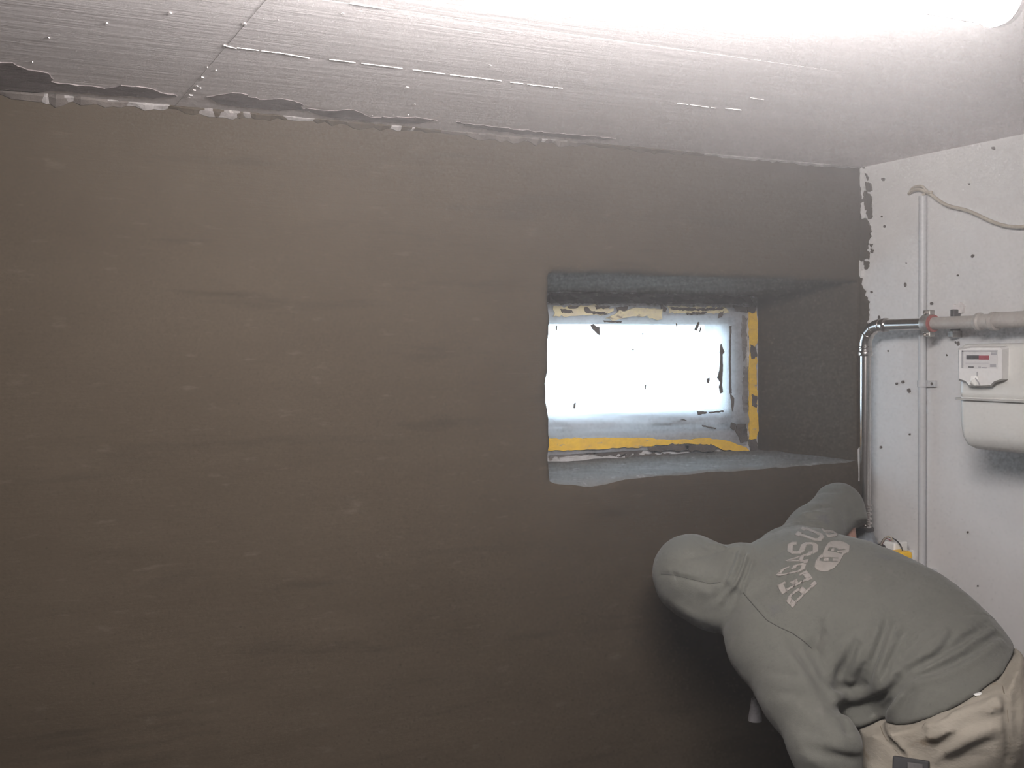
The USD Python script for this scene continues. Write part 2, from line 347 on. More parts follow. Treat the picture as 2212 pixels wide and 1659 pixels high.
obj('ceiling_panel', panel(XL, XJ, YB, .3, 0, 22), 'ceiling_paint', ceiling, smooth=30)
ys_ = [YT] + YJ
for i in range(len(ys_) - 1):
    obj('ceiling_panel', panel(XJ, XR + .02, ys_[i + 1], ys_[i], [0, -.0003, .0001, -.0002, .0001][i % 5], 30 + i), 'ceiling_paint', ceiling, smooth=30)

def on_ceiling(pts): return np.array([on(x, y, 2, HC)[:2] for x, y in pts])
def smear_ceiling(name, pts, matn, parent, jit=.004, step=.012, h=.004, seed=0):
    g = ragged(on_ceiling(pts), jit, step, seed)
    return obj(name, prism(g, (0, 0, HC + .003), EXv, EYv, -EZv, h + .003), matn, parent)
# dark mortar dragged on to the ceiling where it meets the wall
for k, pts in enumerate([
        [(-20, 133), (30, 136), (60, 150), (105, 158), (112, 176), (170, 184), (200, 186), (228, 190), (262, 184), (300, 186), (340, 196), (382, 208), (330, 212), (255, 206), (130, 196), (60, 196), (-20, 190)],
        [(448, 208), (490, 202), (520, 200), (560, 214), (610, 212), (650, 222), (655, 234), (600, 238), (520, 230), (470, 222)],
        [(640, 232), (700, 238), (760, 236), (800, 252), (900, 252), (945, 260), (900, 266), (800, 262), (700, 250)],
        [(985, 262), (1060, 272), (1160, 284), (1260, 292), (1330, 299), (1240, 299), (1120, 288), (1000, 272)]]):
    smear_ceiling('mortar_smear', pts, 'ceiling_stain', wall_front, .0035 + .001 * (k > 1), .012, .0012, 40 + k)
# pale filler: ridges along the joints, flecks, and the flaking edge at the dark wall
def sliver(p, q, w, seed, name='filler_ridge'):
    """a broken line of filler shreds along a joint"""
    a, b = on_ceiling([p, q]); r = np.random.default_rng(seed); L = np.linalg.norm(b - a); d = (b - a) / L; n = np.array([-d[1], d[0]]); s = 0.0
    while s < L - .004:
        l = min(L - s, r.uniform(.015, .07)); m = max(4, int(l / .006)); t = np.linspace(0, 1, m); k = w * r.uniform(.25, .9)
        prof = k * np.sin(np.pi * np.clip(t * .96 + .02, 0, 1)) ** .7 * (.3 + .9 * r.random(m)); o = r.normal(0, .0006)
        up = [a + d * (s + l * x) + n * (h + o) for x, h in zip(t, prof)]; dn = [a + d * (s + l * x) + n * (o - h * .5) for x, h in zip(t, prof)][::-1]
        g = Polygon(up + dn).buffer(0)
        if not g.is_empty: obj(name, prism(max(getattr(g, 'geoms', [g]), key=lambda z: z.area), (0, 0, HC + .003), EXv, EYv, -EZv, .0044), 'light_filler', ceiling)
        s += l + r.uniform(.0, .02)
for i, (p, q, w) in enumerate([((484, 97), (512, 104), .004), ((512, 102), (600, 113), .0012), ((600, 113), (668, 125), .003), ((712, 127), (800, 138), .004), ((790, 137), (915, 153), .0042),
                               ((915, 153), (1015, 166), .0012), ((1012, 165), (1042, 169), .0022), ((1042, 169), (1150, 182), .0010), ((1150, 183), (1215, 190), .0024), ((757, 6), (800, 13), .003), ((800, 13), (832, 18), .0016),
                               ((1462, 222), (1546, 233), .0022), ((1566, 233), (1602, 237), .0024), ((1620, 210), (1650, 215), .0016)]):
    sliver(p, q, w, 60 + i)
for i, (x, y, s) in enumerate([(105, 81, 3), (70, 134, 2), (368, 28, 5), (230, 50, 4), (1058, 141, 5), (879, 189, 6), (896, 225, 2.5), (804, 250, 2.5), (528, 51, 5), (437, 168, 5), (425, 186, 4), (418, 195, 5), (410, 206, 6), (432, 190, 3), (406, 210, 5), (740, 28, 4), (466, 152, 3), (448, 145, 2.5), (600, 42, 2), (881, 248, 3), (1704, 352, 4)]):
    pts = [(x - s * 1.3, y), (x - s * .3, y - s * .8), (x + s * 1.2, y - s * .2), (x + s * .8, y + s * .7)]; pts = [(x + (a - x) * .7, y + (b - y) * .6) for a, b in pts]
    obj('filler_fleck', prism(ragged(on_ceiling(pts), .0008, .004, 90 + i), (0, 0, HC + .003), EXv, EYv, -EZv, .0046), 'light_filler', ceiling)
def edge_strip(x0, x1, w, seed, matn, parent, name, drop=.012, dip=0.0):
    """ragged bead along the top of the dark wall, from x0 to x1 (world), w metres wide"""
    r = np.random.default_rng(seed); n = max(6, int((x1 - x0) / .014)); x = np.linspace(x0, x1, n)
    h = w * (.35 + .9 * r.random(n)) * np.sin(np.pi * np.linspace(.04, .96, n)) ** .4
    y = WALL_Y(x, HC - .02) - .0005
    V, f = [], []
    for i in range(n):
        t = .004 + .005 * r.random()
        V += [(x[i], y[i] + .02, HC + .004), (x[i], y[i] - t - h[i] * .5, HC + .004), (x[i], y[i] - t - h[i] * .35, HC - h[i] * .35), (x[i], y[i] - t * .4, HC - h[i]), (x[i], y[i] + .02, HC - h[i])]
    for i in range(n - 1):
        for j in range(5):
            k = (j + 1) % 5; a = i * 5; f += [[a + j, a + k, a + 5 + k], [a + j, a + 5 + k, a + 5 + j]]
    for c, s in ((0, 1), ((n - 1) * 5, -1)):
        for j in range(1, 4): f.append([c, c + j, c + j + 1][::s])
    return obj(name, trimesh.Trimesh(np.array(V), np.array(f)[:, ::-1], process=False), matn, parent)
from scipy.spatial import cKDTree
_front = WALLM.vertices[(WALLM.vertices[:, 1] < D + .05)]; _kd = cKDTree(_front[:, [0, 2]])
def WALL_Y(x, z):
    d, i = _kd.query(np.column_stack(np.broadcast_arrays(np.asarray(x, float), z)), k=3)
    return _front[i, 1].mean(1)
for k, (a, b, w, m) in enumerate([(.05, .33, .018, 'wet_plaster'), (.12, .2, .016, 'edge_filler'), (.26, .38, .012, 'edge_filler'), (.33, .62, .012, 'dark_plaster'), (.42, .56, .014, 'dusty_render'), (.60, .68, .01, 'edge_filler'),
                                  (.66, .95, .012, 'dark_plaster'), (.80, .9, .009, 'edge_filler'), (.95, 1.32, .014, 'wet_plaster'), (1.0, 1.28, .006, 'edge_filler'), (1.3, 1.66, .010, 'dark_plaster'), (1.64, 2.16, .007, 'edge_filler')]):
    edge_strip(a, b, w, 120 + k, m, wall_front if m != 'edge_filler' else ceiling, 'mortar_edge' if m != 'edge_filler' else 'filler_edge')

# dark mortar smeared over the corner on to the white wall, and splashes
def on_white(pts): return np.array([on(x, y, 0, XR)[1:] for x, y in pts])
def smear_white(name, pts, matn, parent, jit=.003, step=.010, h=.004, seed=0):
    g = ragged(on_white(pts), jit, step, seed)
    return obj(name, prism(g, (XR + .006, 0, 0), EYv, EZv, -EXv, h + .006), matn, parent)
smear_white('mortar_smear', [(1852, 366), (1864, 362), (1869, 400), (1872, 440), (1868, 470), (1877, 480), (1879, 505), (1875, 535), (1872, 556), (1862, 562), (1860, 590), (1862, 622), (1870, 640), (1879, 652), (1876, 690), (1873, 715), (1871, 740), (1866, 790), (1861, 860), (1861, 960), (1856, 1010), (1862, 1060), (1864, 1200), (1848, 1200), (1848, 366)], 'dark_plaster', wall_front, .0026, .006, .0018, 3)
for k, pts in enumerate([[(1868, 394), (1880, 396), (1882, 412), (1873, 414)], [(1872, 418), (1881, 424), (1882, 470), (1874, 474), (1870, 440)], [(1868, 374), (1876, 384), (1873, 390)],
                         [(1868, 540), (1878, 546), (1876, 560), (1866, 556)], [(1866, 562), (1877, 566), (1874, 580), (1868, 582)], [(1881, 536), (1887, 540), (1884, 547), (1880, 545)], [(1878, 526), (1885, 528), (1882, 534)]]):
    smear_white('mortar_patch', pts, 'dark_plaster', wall_right, .0014, .0035, .0012, 150 + k)
for k, pts in enumerate([[(1860, 366), (1867, 366), (1870, 400), (1864, 430), (1861, 396)], [(1862, 440), (1868, 436), (1871, 470), (1864, 474)], [(1857, 560), (1866, 566), (1862, 600), (1856, 590)], [(1852, 975), (1858, 966), (1862, 1010), (1866, 1030), (1858, 1040), (1854, 1010)]]):
    smear_white('bare_paint_flake', pts, 'white_wall', wall_right, .0014, .006, .0052, 170 + k)
for k, (x, y, s) in enumerate([(1907, 387, 4), (2101, 553, 3), (1955, 615, 3.4), (2012, 655, 3), (1899, 686, 3.6), (1904, 468, 1.6), (1910, 489, 2), (1957, 568, 1.2), (1918, 758, 1.5), (2045, 767, 1.6), (1950, 825, 3), (1962, 843, 3.5), (1964, 938, 1.4), (2145, 320, 3), (2092, 397, 1.3), (2068, 595, 1.3), (1882, 631, 2.2), (1902, 966, 2), (2090, 1150, 1.6), (2112, 1266, 1.4), (2070, 742, 3), (2064, 740, 2), (1936, 829, 2)]):
    r = np.random.default_rng(200 + k); n = 9; ang = np.arange(n) * 2 * np.pi / n
    c = on(x, y, 0, XR)[1:]; rad = s * .00115 * (.55 + .8 * r.random(n)); g = Polygon(c + np.column_stack([rad * np.cos(ang), 1.25 * rad * np.sin(ang)]))
    obj('mortar_splash', prism(g, (XR + .006, 0, 0), EYv, EZv, -EXv, .0072), 'wet_plaster', wall_right)

# ------------------------------------------------------------------ window at the back of the recess
window = hollow('window_1', (1.69, YW, 1.3))
WX0, WX1, WZ0, WZ1 = OX0 + .004, OX1 - .002, OZ0 + .002, OZ1 - .024
f0, f1 = YW - .004, YW + .055
GX0, GX1, GZ0, GZ1 = WX0 + .055, 2.068, 1.362, 1.700
obj('top_rail', boxm((WX0, f0, GZ1), (WX1, f1, WZ1 + .012), .003), 'window_plastic', window)
obj('bottom_rail', boxm((WX0, f0, WZ0 - .012), (WX1, f1, GZ0), .003), 'window_plastic', window)
obj('side_rail', boxm((WX0 - .02, f0 + .001, GZ0 - .004), (GX0, f1, GZ1 + .004), .003), 'window_plastic', window)
obj('side_rail', boxm((GX1, f0 + .001, GZ0 - .004), (WX1 + .008, f1, GZ1 + .004), .003), 'window_plastic', window)
s0 = YW + .012
sash = obj('sash', cat_(boxm((GX0 - .005, s0, GZ1 - .022), (GX1 + .005, f1 - .004, GZ1 + .004), .003), boxm((GX0 - .005, s0, GZ0 - .004), (GX1 + .005, f1 - .004, GZ0 + .064), .003),
                        boxm((GX0 - .005, s0, GZ0), (GX0 + .035, f1 - .004, GZ1), .003), boxm((GX1 - .035, s0, GZ0), (GX1 + .005, f1 - .004, GZ1), .003)), 'window_plastic', window)
obj('pane', boxm((GX0 + .03, YW + .03, GZ0 + .058), (GX1 - .03, YW + .034, GZ1 - .018)), 'pane_glass', window)

def on_win(pts, y=YW): return np.array([on(px_, py_, 1, y)[[0, 2]] for px_, py_ in pts])
# clear protective film over the window, wrinkled along the bottom
fx, fz = lines(WX0 + .01, 2.108, .011), lines(1.318, 1.728, .009)
film = sheet(fx, fz, lambda x, z: (x, YW - .010, z))
v = film.vertices
low = np.exp(-((v[:, 2] - 1.385) / .03) ** 2) * np.clip((v[:, 2] - 1.375) / .012, 0, 1)
v[:, 1] -= low * (.004 + .020 * meshkit.fbm(np.column_stack([v[:, 0] * 8 + v[:, 2] * 14, v[:, 2] * 9, v[:, 0] * 0]), 3, 8)) + .003 * meshkit.fbm(v * [5, 0, 6], 3, 9)
for (a, b, amp, w) in [((1.50, 1.655), (1.60, 1.69), .004, .006), ((1.46, 1.43), (2.06, 1.375), .006, .007), ((1.44, 1.40), (1.6, 1.335), .008, .010), ((1.60, 1.39), (1.80, 1.33), .006, .009), ((1.75, 1.325), (2.0, 1.385), .006, .008), ((1.97, 1.40), (2.10, 1.33), .006, .006)]:
    a, b = np.array(a), np.array(b); p = v[:, [0, 2]]; t = np.clip(((p - a) @ (b - a)) / ((b - a) @ (b - a)), 0, 1)
    d = np.linalg.norm(p - (a + t[:, None] * (b - a)), axis=1); v[:, 1] -= 1.5 * amp * np.exp(-(d / (.8 * w)) ** 2) * np.clip((v[:, 2] - 1.375) / .012, 0, 1)
film.vertices = v
film2 = trimesh.Trimesh(np.vstack([film.vertices, film.vertices + [0, .0004, 0]]), np.vstack([film.faces, film.faces[:, ::-1] + len(film.vertices)]), process=False)
sheet_t = thing('plastic_sheet', 'milky plastic film stuck over the small window, glowing with daylight', 'plastic sheet', (1.69, YW, 1.33))
obj('film', film, 'plastic_film', sheet_t, smooth=True)
for k, pts in enumerate([
        [(1278, 702), (1284, 700), (1292, 706), (1297, 706), (1297, 724), (1290, 718), (1282, 710)], [(1203, 702), (1206, 704), (1205, 713), (1203, 711)],
        [(1511, 695), (1514, 697), (1507, 714), (1503, 712)], [(1516, 706), (1517, 712), (1514, 718)], [(1463, 698), (1466, 702), (1464, 705)],
        [(1560, 742), (1567, 760), (1563, 766), (1564, 800), (1562, 832), (1564, 848), (1559, 850), (1556, 836), (1559, 826), (1552, 816), (1557, 800), (1559, 775), (1558, 752)],
        [(1530, 818), (1535, 816), (1533, 828), (1530, 826)], [(1396, 832), (1398, 832), (1397, 841)], [(1242, 872), (1246, 870), (1244, 883), (1241, 882)],
        [(1579, 704), (1583, 704), (1581, 740), (1581, 790), (1583, 850), (1579, 850), (1578, 780)], [(1580, 850), (1588, 860), (1588, 872), (1585, 890), (1582, 870)],
        [(1405, 911), (1440, 912), (1475, 905), (1482, 908), (1440, 918), (1412, 917)], [(1504, 888), (1524, 889), (1524, 893), (1506, 896)], [(1530, 890), (1560, 886), (1562, 889), (1532, 893)], [(1578, 912), (1588, 916), (1584, 930), (1576, 924)], [(1515, 918), (1545, 924), (1543, 927), (1516, 921)],
        [(1306, 692), (1345, 694), (1344, 697), (1308, 696)], [(1368, 754), (1371, 755), (1370, 758)], [(1390, 720), (1392, 720), (1391, 724)]]):
    g = ragged(on_win(pts, YW - .02), .0006, .006, 300 + k)
    obj('mortar_splash', prism(g, (0, YW - .0125 - (.010 if pts[0][1] > 880 else 0), 0), EXv, EZv, -EYv, .003), 'wet_plaster', sheet_t)
# yellow tape that holds the film
def tape(name, pts, matn, label, y=YW - .006, h=.0035, jit=.0015, seed=0):
    g = ragged(on_win(pts, y), jit, .012, seed)
    ob = single(name, prism(g, (0, y, 0), EXv, EZv, -EYv, h + .002), matn, label, 'tape')
    return ob
tape('masking_tape', [(1100, 946), (1200, 947), (1330, 945), (1392, 946), (1450, 950), (1530, 946), (1570, 952), (1610, 966), (1618, 974), (1560, 972), (1540, 962), (1480, 958), (1400, 964), (1330, 968), (1250, 972), (1100, 974)], 'yellow_tape', 'yellow tape strip along the bottom edge of the plastic film', YW - .0155, .003, .0012, 1)
tape('masking_tape', [(1616, 674), (1631, 672), (1634, 700), (1633, 740), (1626, 750), (1632, 770), (1631, 810), (1634, 850), (1633, 880), (1636, 920), (1631, 950), (1618, 962), (1616, 900), (1617, 800), (1618, 740)], 'yellow_tape', 'yellow tape strip running down the right side of the window', YW - .006, .004, .0016, 2)
tape('masking_tape', [(1306, 686), (1330, 678), (1370, 664), (1392, 666), (1430, 668), (1428, 690), (1418, 692), (1396, 682), (1352, 686), (1322, 692)], 'cream_tape', 'crumpled yellow tape piece at the top edge of the plastic film', YW - .0215, .003, .002, 3)
# mortar smeared over the frame
def smear_win(pts, matn, seed, y=YW - .003, h=.004, jit=.0022, step=.008):
    g = ragged(on_win(pts, YW - .004), jit, step, seed); g = max(getattr(g, 'geoms', [g]), key=lambda z: z.area)
    obj('mortar_smear', prism(g, (0, y, 0), EXv, EZv, -EYv, h), matn, window)
smear_win([(1186, 632), (1300, 634), (1400, 634), (1500, 636), (1618, 640), (1625, 655), (1560, 656), (1480, 657), (1380, 655), (1290, 656), (1186, 655)], 'dusty_render', 330, jit=.001)
for k, pts in enumerate([[(1188, 640), (1230, 636), (1250, 646), (1200, 652)], [(1270, 642), (1330, 640), (1375, 650), (1300, 654)], [(1400, 644), (1460, 640), (1500, 650), (1430, 655)], [(1530, 646), (1600, 642), (1610, 654), (1550, 656)], [(1340, 634), (1400, 636), (1380, 642), (1345, 640)]]):
    smear_win(pts, 'wet_plaster', 340 + k, h=.0056)
for k, pts in enumerate([[(1205, 668), (1228, 670), (1232, 676), (1208, 676)], [(1256, 664), (1264, 664), (1270, 672), (1306, 676), (1304, 679), (1262, 677), (1256, 670)], [(1325, 664), (1350, 662), (1346, 673), (1328, 674)], [(1280, 662), (1322, 660), (1300, 667), (1282, 668)], [(1420, 658), (1434, 666), (1430, 674), (1422, 670)], [(1440, 664), (1500, 667), (1560, 665), (1550, 670), (1480, 672), (1446, 669)], [(1475, 676), (1520, 674), (1515, 678), (1478, 680)], [(1546, 678), (1556, 672), (1552, 684), (1544, 688)], [(1575, 660), (1604, 664), (1606, 676), (1582, 672)], [(1220, 662), (1246, 661), (1240, 666), (1222, 667)], [(1362, 676), (1400, 678), (1396, 682), (1364, 681)]]):
    smear_win(pts, 'wet_plaster', 350 + k, y=YW - .0185, h=.0035, jit=.0012, step=.005)
smear_win([(1190, 662), (1300, 660), (1320, 672), (1300, 680), (1190, 684)], 'cream_tape', 365, y=YW - .0162, h=.0022); smear_win([(1436, 662), (1560, 664), (1570, 676), (1500, 678), (1440, 676)], 'cream_tape', 366, y=YW - .0162, h=.0022)
for k, pts in enumerate([[(1186, 976), (1260, 972), (1310, 974), (1250, 984), (1186, 990)], [(1258, 978), (1330, 972), (1390, 970), (1380, 980), (1300, 986)], [(1392, 966), (1450, 960), (1482, 962), (1470, 972), (1400, 974)], [(1470, 960), (1520, 958), (1545, 966), (1530, 974), (1480, 972)], [(1548, 974), (1590, 974), (1612, 976), (1560, 982), (1500, 982)], [(1330, 984), (1450, 980), (1440, 985), (1340, 988)]]):
    smear_win(pts, ['dusty_render', 'wet_plaster', 'wet_plaster', 'wet_plaster', 'dusty_render', 'wet_plaster'][k], 370 + k, y=YW - .0188 if k in (2, 3) else YW - .003, h=.0036)
for k, pts in enumerate([[(1600, 680), (1608, 690), (1607, 760), (1602, 780), (1598, 720)], [(1602, 790), (1611, 800), (1610, 880), (1604, 930), (1600, 860)], [(1588, 905), (1606, 915), (1610, 950), (1596, 956), (1584, 930)], [(1617, 744), (1628, 750), (1632, 770), (1619, 776)], [(1620, 850), (1631, 856), (1630, 880), (1621, 876)], [(1612, 950), (1630, 948), (1634, 972), (1618, 976)], [(1610, 664), (1628, 662), (1626, 676), (1612, 674)]]):
    smear_win(pts, 'dusty_render' if k < 2 else 'wet_plaster', 380 + k, y=YW - .011, h=.0055 if k < 3 else .0022, jit=.0014, step=.006)

# ------------------------------------------------------------------ haze added to the room air to give the lamp's veiling glare
MATS['veil_haze'] = usdkit.material(stage, '/World/Looks/veil_haze', {'v': ('principled_volume', {'color': (0.94, 0.92, 0.94), 'density': HAZE, 'anisotropy': HAZE_G})}, [], volume='v.volume')
single('veil_haze', boxm((XL + .01, YB + .01, .01), (XR - .008, D - .05, HC - .02)), 'veil_haze', 'thin pale haze added to the room air for a veil of glare near the lamp', 'haze', kind='stuff')

# ------------------------------------------------------------------ ceiling lamp
LX0, LX1, LY = 0.21, 1.052, 0.878
LZC, LA, LB = HC - .072, .034, .050           # centre height, half width and half height of the diffuser
lamp = thing('ceiling_lamp', 'lit white linear lamp on the ceiling, cut off at the top right', 'lamp', ((LX0 + LX1) / 2, LY, HC))
def lens(x, sc, a=LA, b=LB):
    t = np.arange(28) * 2 * np.pi / 28
    c, s = np.cos(t), np.sin(t)
    return [(x, LY + a * sc * np.sign(u) * abs(u) ** .8, LZC + b * sc * np.sign(v_) * abs(v_) ** .8) for u, v_ in zip(c, s)]
dif = m3.Manifold.hull_points(np.array(lens(LX0 + .014, 1) + lens(LX0 + .004, .92) + lens(LX0, .78) + lens(LX1 - .014, 1) + lens(LX1 - .004, .92) + lens(LX1, .78), float))
obj('diffuser', dif, 'lamp_glow', lamp, smooth=40)
obj('base_rail', boxm((LX0 + .02, LY - .020, LZC + LB - .004), (LX1 - .02, LY + .020, HC + .004), .003), 'lamp_housing', lamp)
for x0, sg in ((LX1, 1), (LX0, -1)):
    cap = m3.Manifold.hull_points(np.array(lens(x0 + sg * .001, 1.06) + lens(x0 + sg * .010, 1.05) + lens(x0 + sg * .018, .86), float))
    obj('end_cap', cap, 'lamp_housing', lamp, smooth=40)
    obj('mounting_clip', boxm((x0 - sg * .012 - .010, LY - .026, LZC + LB * .8), (x0 - sg * .012 + .010, LY + .026, HC + .004), .003), 'lamp_housing', lamp)
obj('cable_gland', lathe([(0, 0), (.009, 0), (.009, .02), (.006, .03), (0, .03)], (LX1 + .016, LY, LZC + .01), EXv), 'white_plastic', lamp, smooth=40)

# ------------------------------------------------------------------ steel gas pipe on the white wall
XP = XR - .080; PR = .0142
yv = 2.146; zh = 1.6615
pipe = thing('gas_pipe', 'shiny steel pipe rising in the corner and bending along the white wall', 'pipe', (XP, yv, 1.1))
obj('vertical_pipe', tube([(XP, yv, 1.195), (XP, yv, 1.59)], PR, 24), 'steel', pipe, smooth=50)
er = .052
arc = [(XP, yv - er + er * math.cos(t), zh - er + er * math.sin(t)) for t in np.linspace(0, np.pi / 2, 15)]
obj('elbow', tube([(XP, yv, zh - er - .018)] + arc + [(XP, yv - er - .014, zh)], PR * 1.10, 24), 'steel', pipe, smooth=50)
def bead(c, axis, r, w, name='press_ring', m='steel', par=pipe):
    prof = [(PR * .95, -w), (r * .93, -w), (r, -w * .5), (r, w * .5), (r * .93, w), (PR * .95, w)]
    obj(name, lathe(prof, c, axis, 28), m, par, smooth=40)
bead((XP, yv, zh - er - .020), EZv, PR * 1.28, .006); bead((XP, yv, zh - er - .004), EZv, PR * 1.2, .003)
t0_ = math.radians(32); t1_ = math.radians(58)
for t in (t0_, t1_):
    bead((XP, yv - er + er * math.cos(t), zh - er + er * math.sin(t)), (0, -math.sin(t), math.cos(t)), PR * 1.18, .003)
bead((XP, yv - er - .016, zh), EYv, PR * 1.28, .006); bead((XP, yv - er, zh), EYv, PR * 1.2, .003)
yA = on(2000, 701, 0, XP)[1]
obj('horizontal_pipe', tube([(XP, yv - er - .006, zh), (XP, yA, zh)], PR, 24), 'steel', pipe, smooth=50)
yB = on(2112, 694, 0, XP)[1]; yC = on(2150, 691, 0, XP)[1]
obj('painted_pipe', tube([(XP, yA + .002, zh), (XP, yB, zh)], PR * 1.06, 24), 'dull_pipe', pipe, smooth=50, label='beige painted stretch of pipe')
yE = 1.36
obj('coupling', lathe([(PR * .9, 0), (PR * 1.22, 0), (PR * 1.46, -.005), (PR * 1.46, -.012), (PR * 1.2, -.016), (PR * 1.2, -.040), (PR * 1.52, -.045), (PR * 1.52, -.056), (PR, -.058)], (XP, yB + .004, zh), EYv), 'dull_pipe', pipe, smooth=40)
ym = 1.606                                    # where the pipe meets the meter
obj('tee_body', cat_(tube([(XP, yC + .004, zh + .002), (XP, yE, zh + .004)], PR * 1.28, 24), tube([(XP, ym, zh - .02), (XP, ym, zh + .026), (XP, ym, zh + .034)], [PR * 1.1, PR * 1.0, PR * .55], 20)), 'dull_pipe', pipe, smooth=50)
obj('test_plug', lathe([(.010, 0), (.010, .008), (.006, .010), (.006, .018), (0, .018)], (XP - .012, ym, zh + .022), EZv, 6), 'galvanised', pipe)
# lower end: ribbed fitting, grey collar, navy fitting
obj('ribbed_fitting', lathe([(PR, .05)] + [(r_, h_) for k in range(5) for r_, h_ in ((PR * .82, .046 - .012 * k), (PR * 1.12, .043 - .012 * k), (PR * 1.12, .039 - .012 * k), (PR * .82, .036 - .012 * k))] + [(PR * 1.1, -.016), (PR * 1.1, -.022)], (XP, yv, 1.157), EZv), 'steel', pipe, smooth=40)
obj('seal_ring', lathe([(.004, .006), (.021, .006), (.022, .003), (.022, -.002), (.004, -.002)], (XP, yv, 1.133), EZv), 'dark_metal', pipe, smooth=40)
obj('collar', lathe([(.006, .032), (.019, .032), (.021, .024), (.029, .006), (.031, 0), (.031, -.006), (.01, -.006)], (XP, yv, 1.098), EZv, 8), 'collar_grey', pipe)
obj('valve_body', tube([(XP, yv, 1.095), (XP, yv, .99)], .0235, 24), 'navy_plastic', pipe, smooth=50)
obj('riser_pipe', tube([(XP, yv, 1.0), (XP, yv, 0.0)], PR, 20), 'steel', pipe, smooth=50)

# pipe clamp round the pipe (lugs, screws, red rubber lining, stem to the wall)
cl = thing('pipe_clamp', 'galvanised pipe clamp with red rubber lining beside the grey conduit', 'clamp', (XP, yA - .006, zh))
yc_ = yA - .008
obj('ring', lathe([(PR, -.011), (PR * 1.55, -.011), (PR * 1.62, -.008), (PR * 1.62, .008), (PR * 1.55, .011), (PR, .011)], (XP, yc_, zh), EYv), 'galvanised', cl, smooth=40)
obj('lining', lathe([(PR * .9, -.003), (PR * 1.48, -.003), (PR * 1.5, 0), (PR * 1.48, .004), (PR * .9, .004)], (XP, yc_ - .0135, zh), EYv), 'rubber_red', cl, smooth=40)
for sg in (1, -1):
    obj('lug', boxm((XP - .009, yc_ - .012, zh + sg * PR * 1.4), (XP + .009, yc_ + .010, zh + sg * (PR * 1.55 + .010)), .002), 'galvanised', cl)
    obj('screw', lathe([(.0045, 0), (.0045, .010), (.007, .010), (.007, .014), (0, .015)], (XP - .016, yc_ - .002, zh + sg * (PR * 1.55 + .004)), EXv, 10), 'steel', cl)
obj('stem', tube([(XP + PR, yc_, zh), (XR + .012, yc_, zh)], .005, 12), 'galvanised', cl)

# wall bracket behind the pipe with broken plaster round it
q = on(2072, 676, 0, XR)
br = thing('wall_bracket', 'small steel bracket fixed behind the beige painted pipe', 'bracket', (XR, q[1], zh))
obj('plate', boxm((XR - .030, q[1] - .008, zh - .034), (XR + .008, q[1] + .008, zh - .018), .002), 'galvanised', br)
obj('hook', boxm((XR - .020, q[1] - .002, zh - .02), (XR + .008, q[1] + .010, zh + .034), .002), 'dark_metal', br)
g = ragged(np.array([(q[1] - .012, zh + .026), (q[1] + .012, zh + .020), (q[1] + .016, zh + .046), (q[1] - .006, zh + .052), (q[1] - .016, zh + .042)]), .002, .008, 5)
obj('filler', prism(g, (XR + .006, 0, 0), EYv, EZv, -EXv, .011), 'light_filler', br)

# ------------------------------------------------------------------ conduit and its clips
XCN = XR - .0125
yc2 = 2.021
con = thing('conduit_pipe', 'grey plastic conduit running straight down the white wall', 'conduit', (XCN, yc2, 1.0))
ct = on(1990, 424, 0, XCN)[2]
obj('tube', tube([(XCN, yc2, .30), (XCN, yc2, ct)], .0098, 20), 'conduit_grey', con, smooth=50)
def clip(z):
    k = obj('saddle_clip', cat_(tube([(XCN, yc2, z - .008), (XCN, yc2, z + .008)], .0122, 20), boxm((XR - .006, yc2 - .034, z - .008), (XR + .006, yc2 - .008, z + .008), .0015)), 'conduit_grey', con, smooth=40)
    obj('screw', lathe([(.004, 0), (.004, .002), (0, .003)], (XR - .0055, yc2 - .025, z), -EXv, 10), 'steel', k)
clip(on(1996, 829, 0, XCN)[2]); clip(on(1990, 1232, 0, XCN)[2])
obj('conduit_joint', tube([(XCN, yc2, on(1993, 850, 0, XCN)[2] - .02), (XCN, yc2, on(1993, 850, 0, XCN)[2])], .0104, 20), 'conduit_grey', con, smooth=50)

# cable out of the conduit
cb = thing('cable', 'tan electrical cable leaving the conduit top and sagging right', 'cable', (XCN, yc2, ct))
def wc(x, y, off=.016): return on(x, y, 0, XR - off)
obj('sheath', tube(spline([wc(1963, 418, .004), wc(1972, 412, .012), wc(1985, 409, .018), wc(2000, 414, .016), wc(2012, 421), wc(2028, 433), wc(2045, 443), wc(2062, 448), (wc(2080, 452)), wc(2105, 461), wc(2132, 474), wc(2158, 484), wc(2180, 489), wc(2200, 490), wc(2230, 489), wc(2262, 487)], 80), .0042, 10), 'cable_sheath', cb, smooth=60)
obj('loop', tube(spline([wc(1966, 414, .010), wc(1973, 405, .014), wc(1984, 402, .016), wc(1994, 404, .016), wc(1999, 412, .014), (XCN, yc2, ct + .0035)], 40), .0034, 10), 'cable_sheath', cb, smooth=60)
obj('cut_end', tube(spline([wc(2000, 411, .016), wc(2006, 416, .017), wc(2014, 414, .018)], 12), [.0042] * 11 + [.002], 8), 'cable_sheath', cb, smooth=60)

